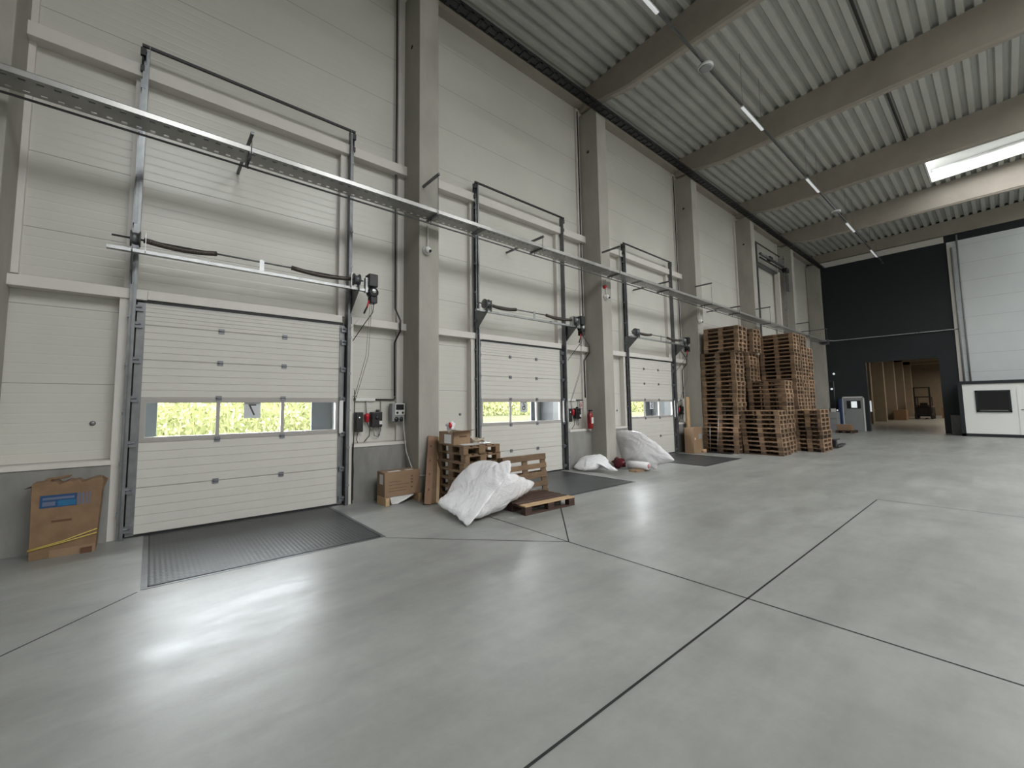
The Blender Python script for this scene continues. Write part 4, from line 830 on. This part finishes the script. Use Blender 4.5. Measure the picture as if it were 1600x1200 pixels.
MB().box(0.0, 0.03, -2.6, -1.70, 0.05, 2.12).build('cabin_door', 'offwhite', t); MB().tube([(-0.02, -1.78, 1.22), (-0.02, -1.92, 1.22)], 0.02, 8).build('door_handle', 'galv', t)

# ------------------------------------------------------------------ far hall behind the opening
FX = XW+0.25
struct(MB().box(XW+42, XW+42.3, -16, 7.3, 0, 10).build('wall_far', 'warm')); struct(MB().box(FX+0.3, XW+42, -16, 7.4, 9.6, 9.8).build('ceiling_far', 'warm'))
struct(MB().box(FX, XW+42, -9.3, -9, 0, 9.6).build('wall_far_right', 'warm'))
FL = ['first column in the far hall seen through the opening', 'second column in the far hall', 'third column in the far hall', 'fourth column in the far hall', 'fifth column in the far hall', 'last column in the far hall']
for k in range(6):
    o = MB().box(36.3+5.45*k, 36.8+5.45*k, 6.3, 7.16, 0, 9.6).build('concrete_column', 'warm'); tag(o, FL[k], 'column', 'columns of the far hall')
    o = MB().box(36.3+5.45*k, 36.7+5.45*k, -9, 7.16, 5.6 if k > 1 else 8.4, 6.4 if k > 1 else 9.4).build('far_beam', 'warm') if k > 3 else None
    if o: tag(o, 'brown beam across the far hall above the forklift, %s of two' % ('nearer' if k == 4 else 'farther'), 'beam', 'beams of the far hall')
struct(MB().box(FX, XW+42, 7.1, 7.17, 0, 9.6).build('wall_far_left', 'warm'))
t = empty('forklift', (56.5, 4.9, 0), 'dark forklift with a raised mast in the far hall', 'forklift')
MB().box(-0.7, 1.4, -0.6, 0.6, 0.25, 1.15).build('body', 'black', t, bevel=0.08); MB().box(0.9, 1.6, -0.58, 0.58, 0.2, 1.2).build('counterweight', 'red', t, bevel=0.1)
for y in (-0.55, 0.45): MB().box(-0.95, -0.8, y, y+0.12, 0.1, 2.95).build('mast_rail', 'black', t)
mm = MB(); [mm.box(-0.93, -0.83, -0.55, 0.57, z, z+0.09) for z in (1.2, 2.0, 2.86)]; mm.build('mast_crossbar', 'black', t)
gd = MB(); [gd.box(x, x+0.06, y, y+0.06, 1.1, 2.05) for x in (-0.5, 0.9) for y in (-0.5, 0.44)]; gd.box(-0.55, 1.0, -0.52, 0.52, 2.0, 2.07); gd.build('overhead_guard', 'black', t)
for x in (-0.5, 1.1):
    for y in (-0.6, 0.45): MB().lathe([(0.1, 0), (0.28, 0.0), (0.28, 0.16), (0.1, 0.16)], (x, y, 0.281), 'Y', 16).build('wheel', 'rubber', t)
for y in (-0.3, 0.2): MB().box(-1.95, -0.9, y, y+0.12, 0.08, 0.13).build('fork', 'black', t)
MB().box(-0.2, 0.35, -0.25, 0.25, 1.1, 1.5).build('seat', 'black', t, bevel=0.05)
for x, y, sz, lb in ((52, 6.0, 0.9, 'left of the forklift'), (54.5, 6.2, 0.7, 'beside the fourth far column'), (60, 3.6, 1.0, 'right of the forklift')):
    o = MB().box(-0.5, 0.5, -0.4, 0.4, 0, sz).build('goods_stack', 'cardd', loc=(x, y, 0.001)); tag(o, 'brown stack of goods in the far hall ' + lb, 'goods', 'goods in the far hall')
o = MB().box(0, 0.04, -0.10, 0.10, 0.9, 1.7).build('bright_sign', 'lamps', loc=(41.71, 6.45, 0)); tag(o, 'small bright rectangle on a column of the far hall', 'lamp')
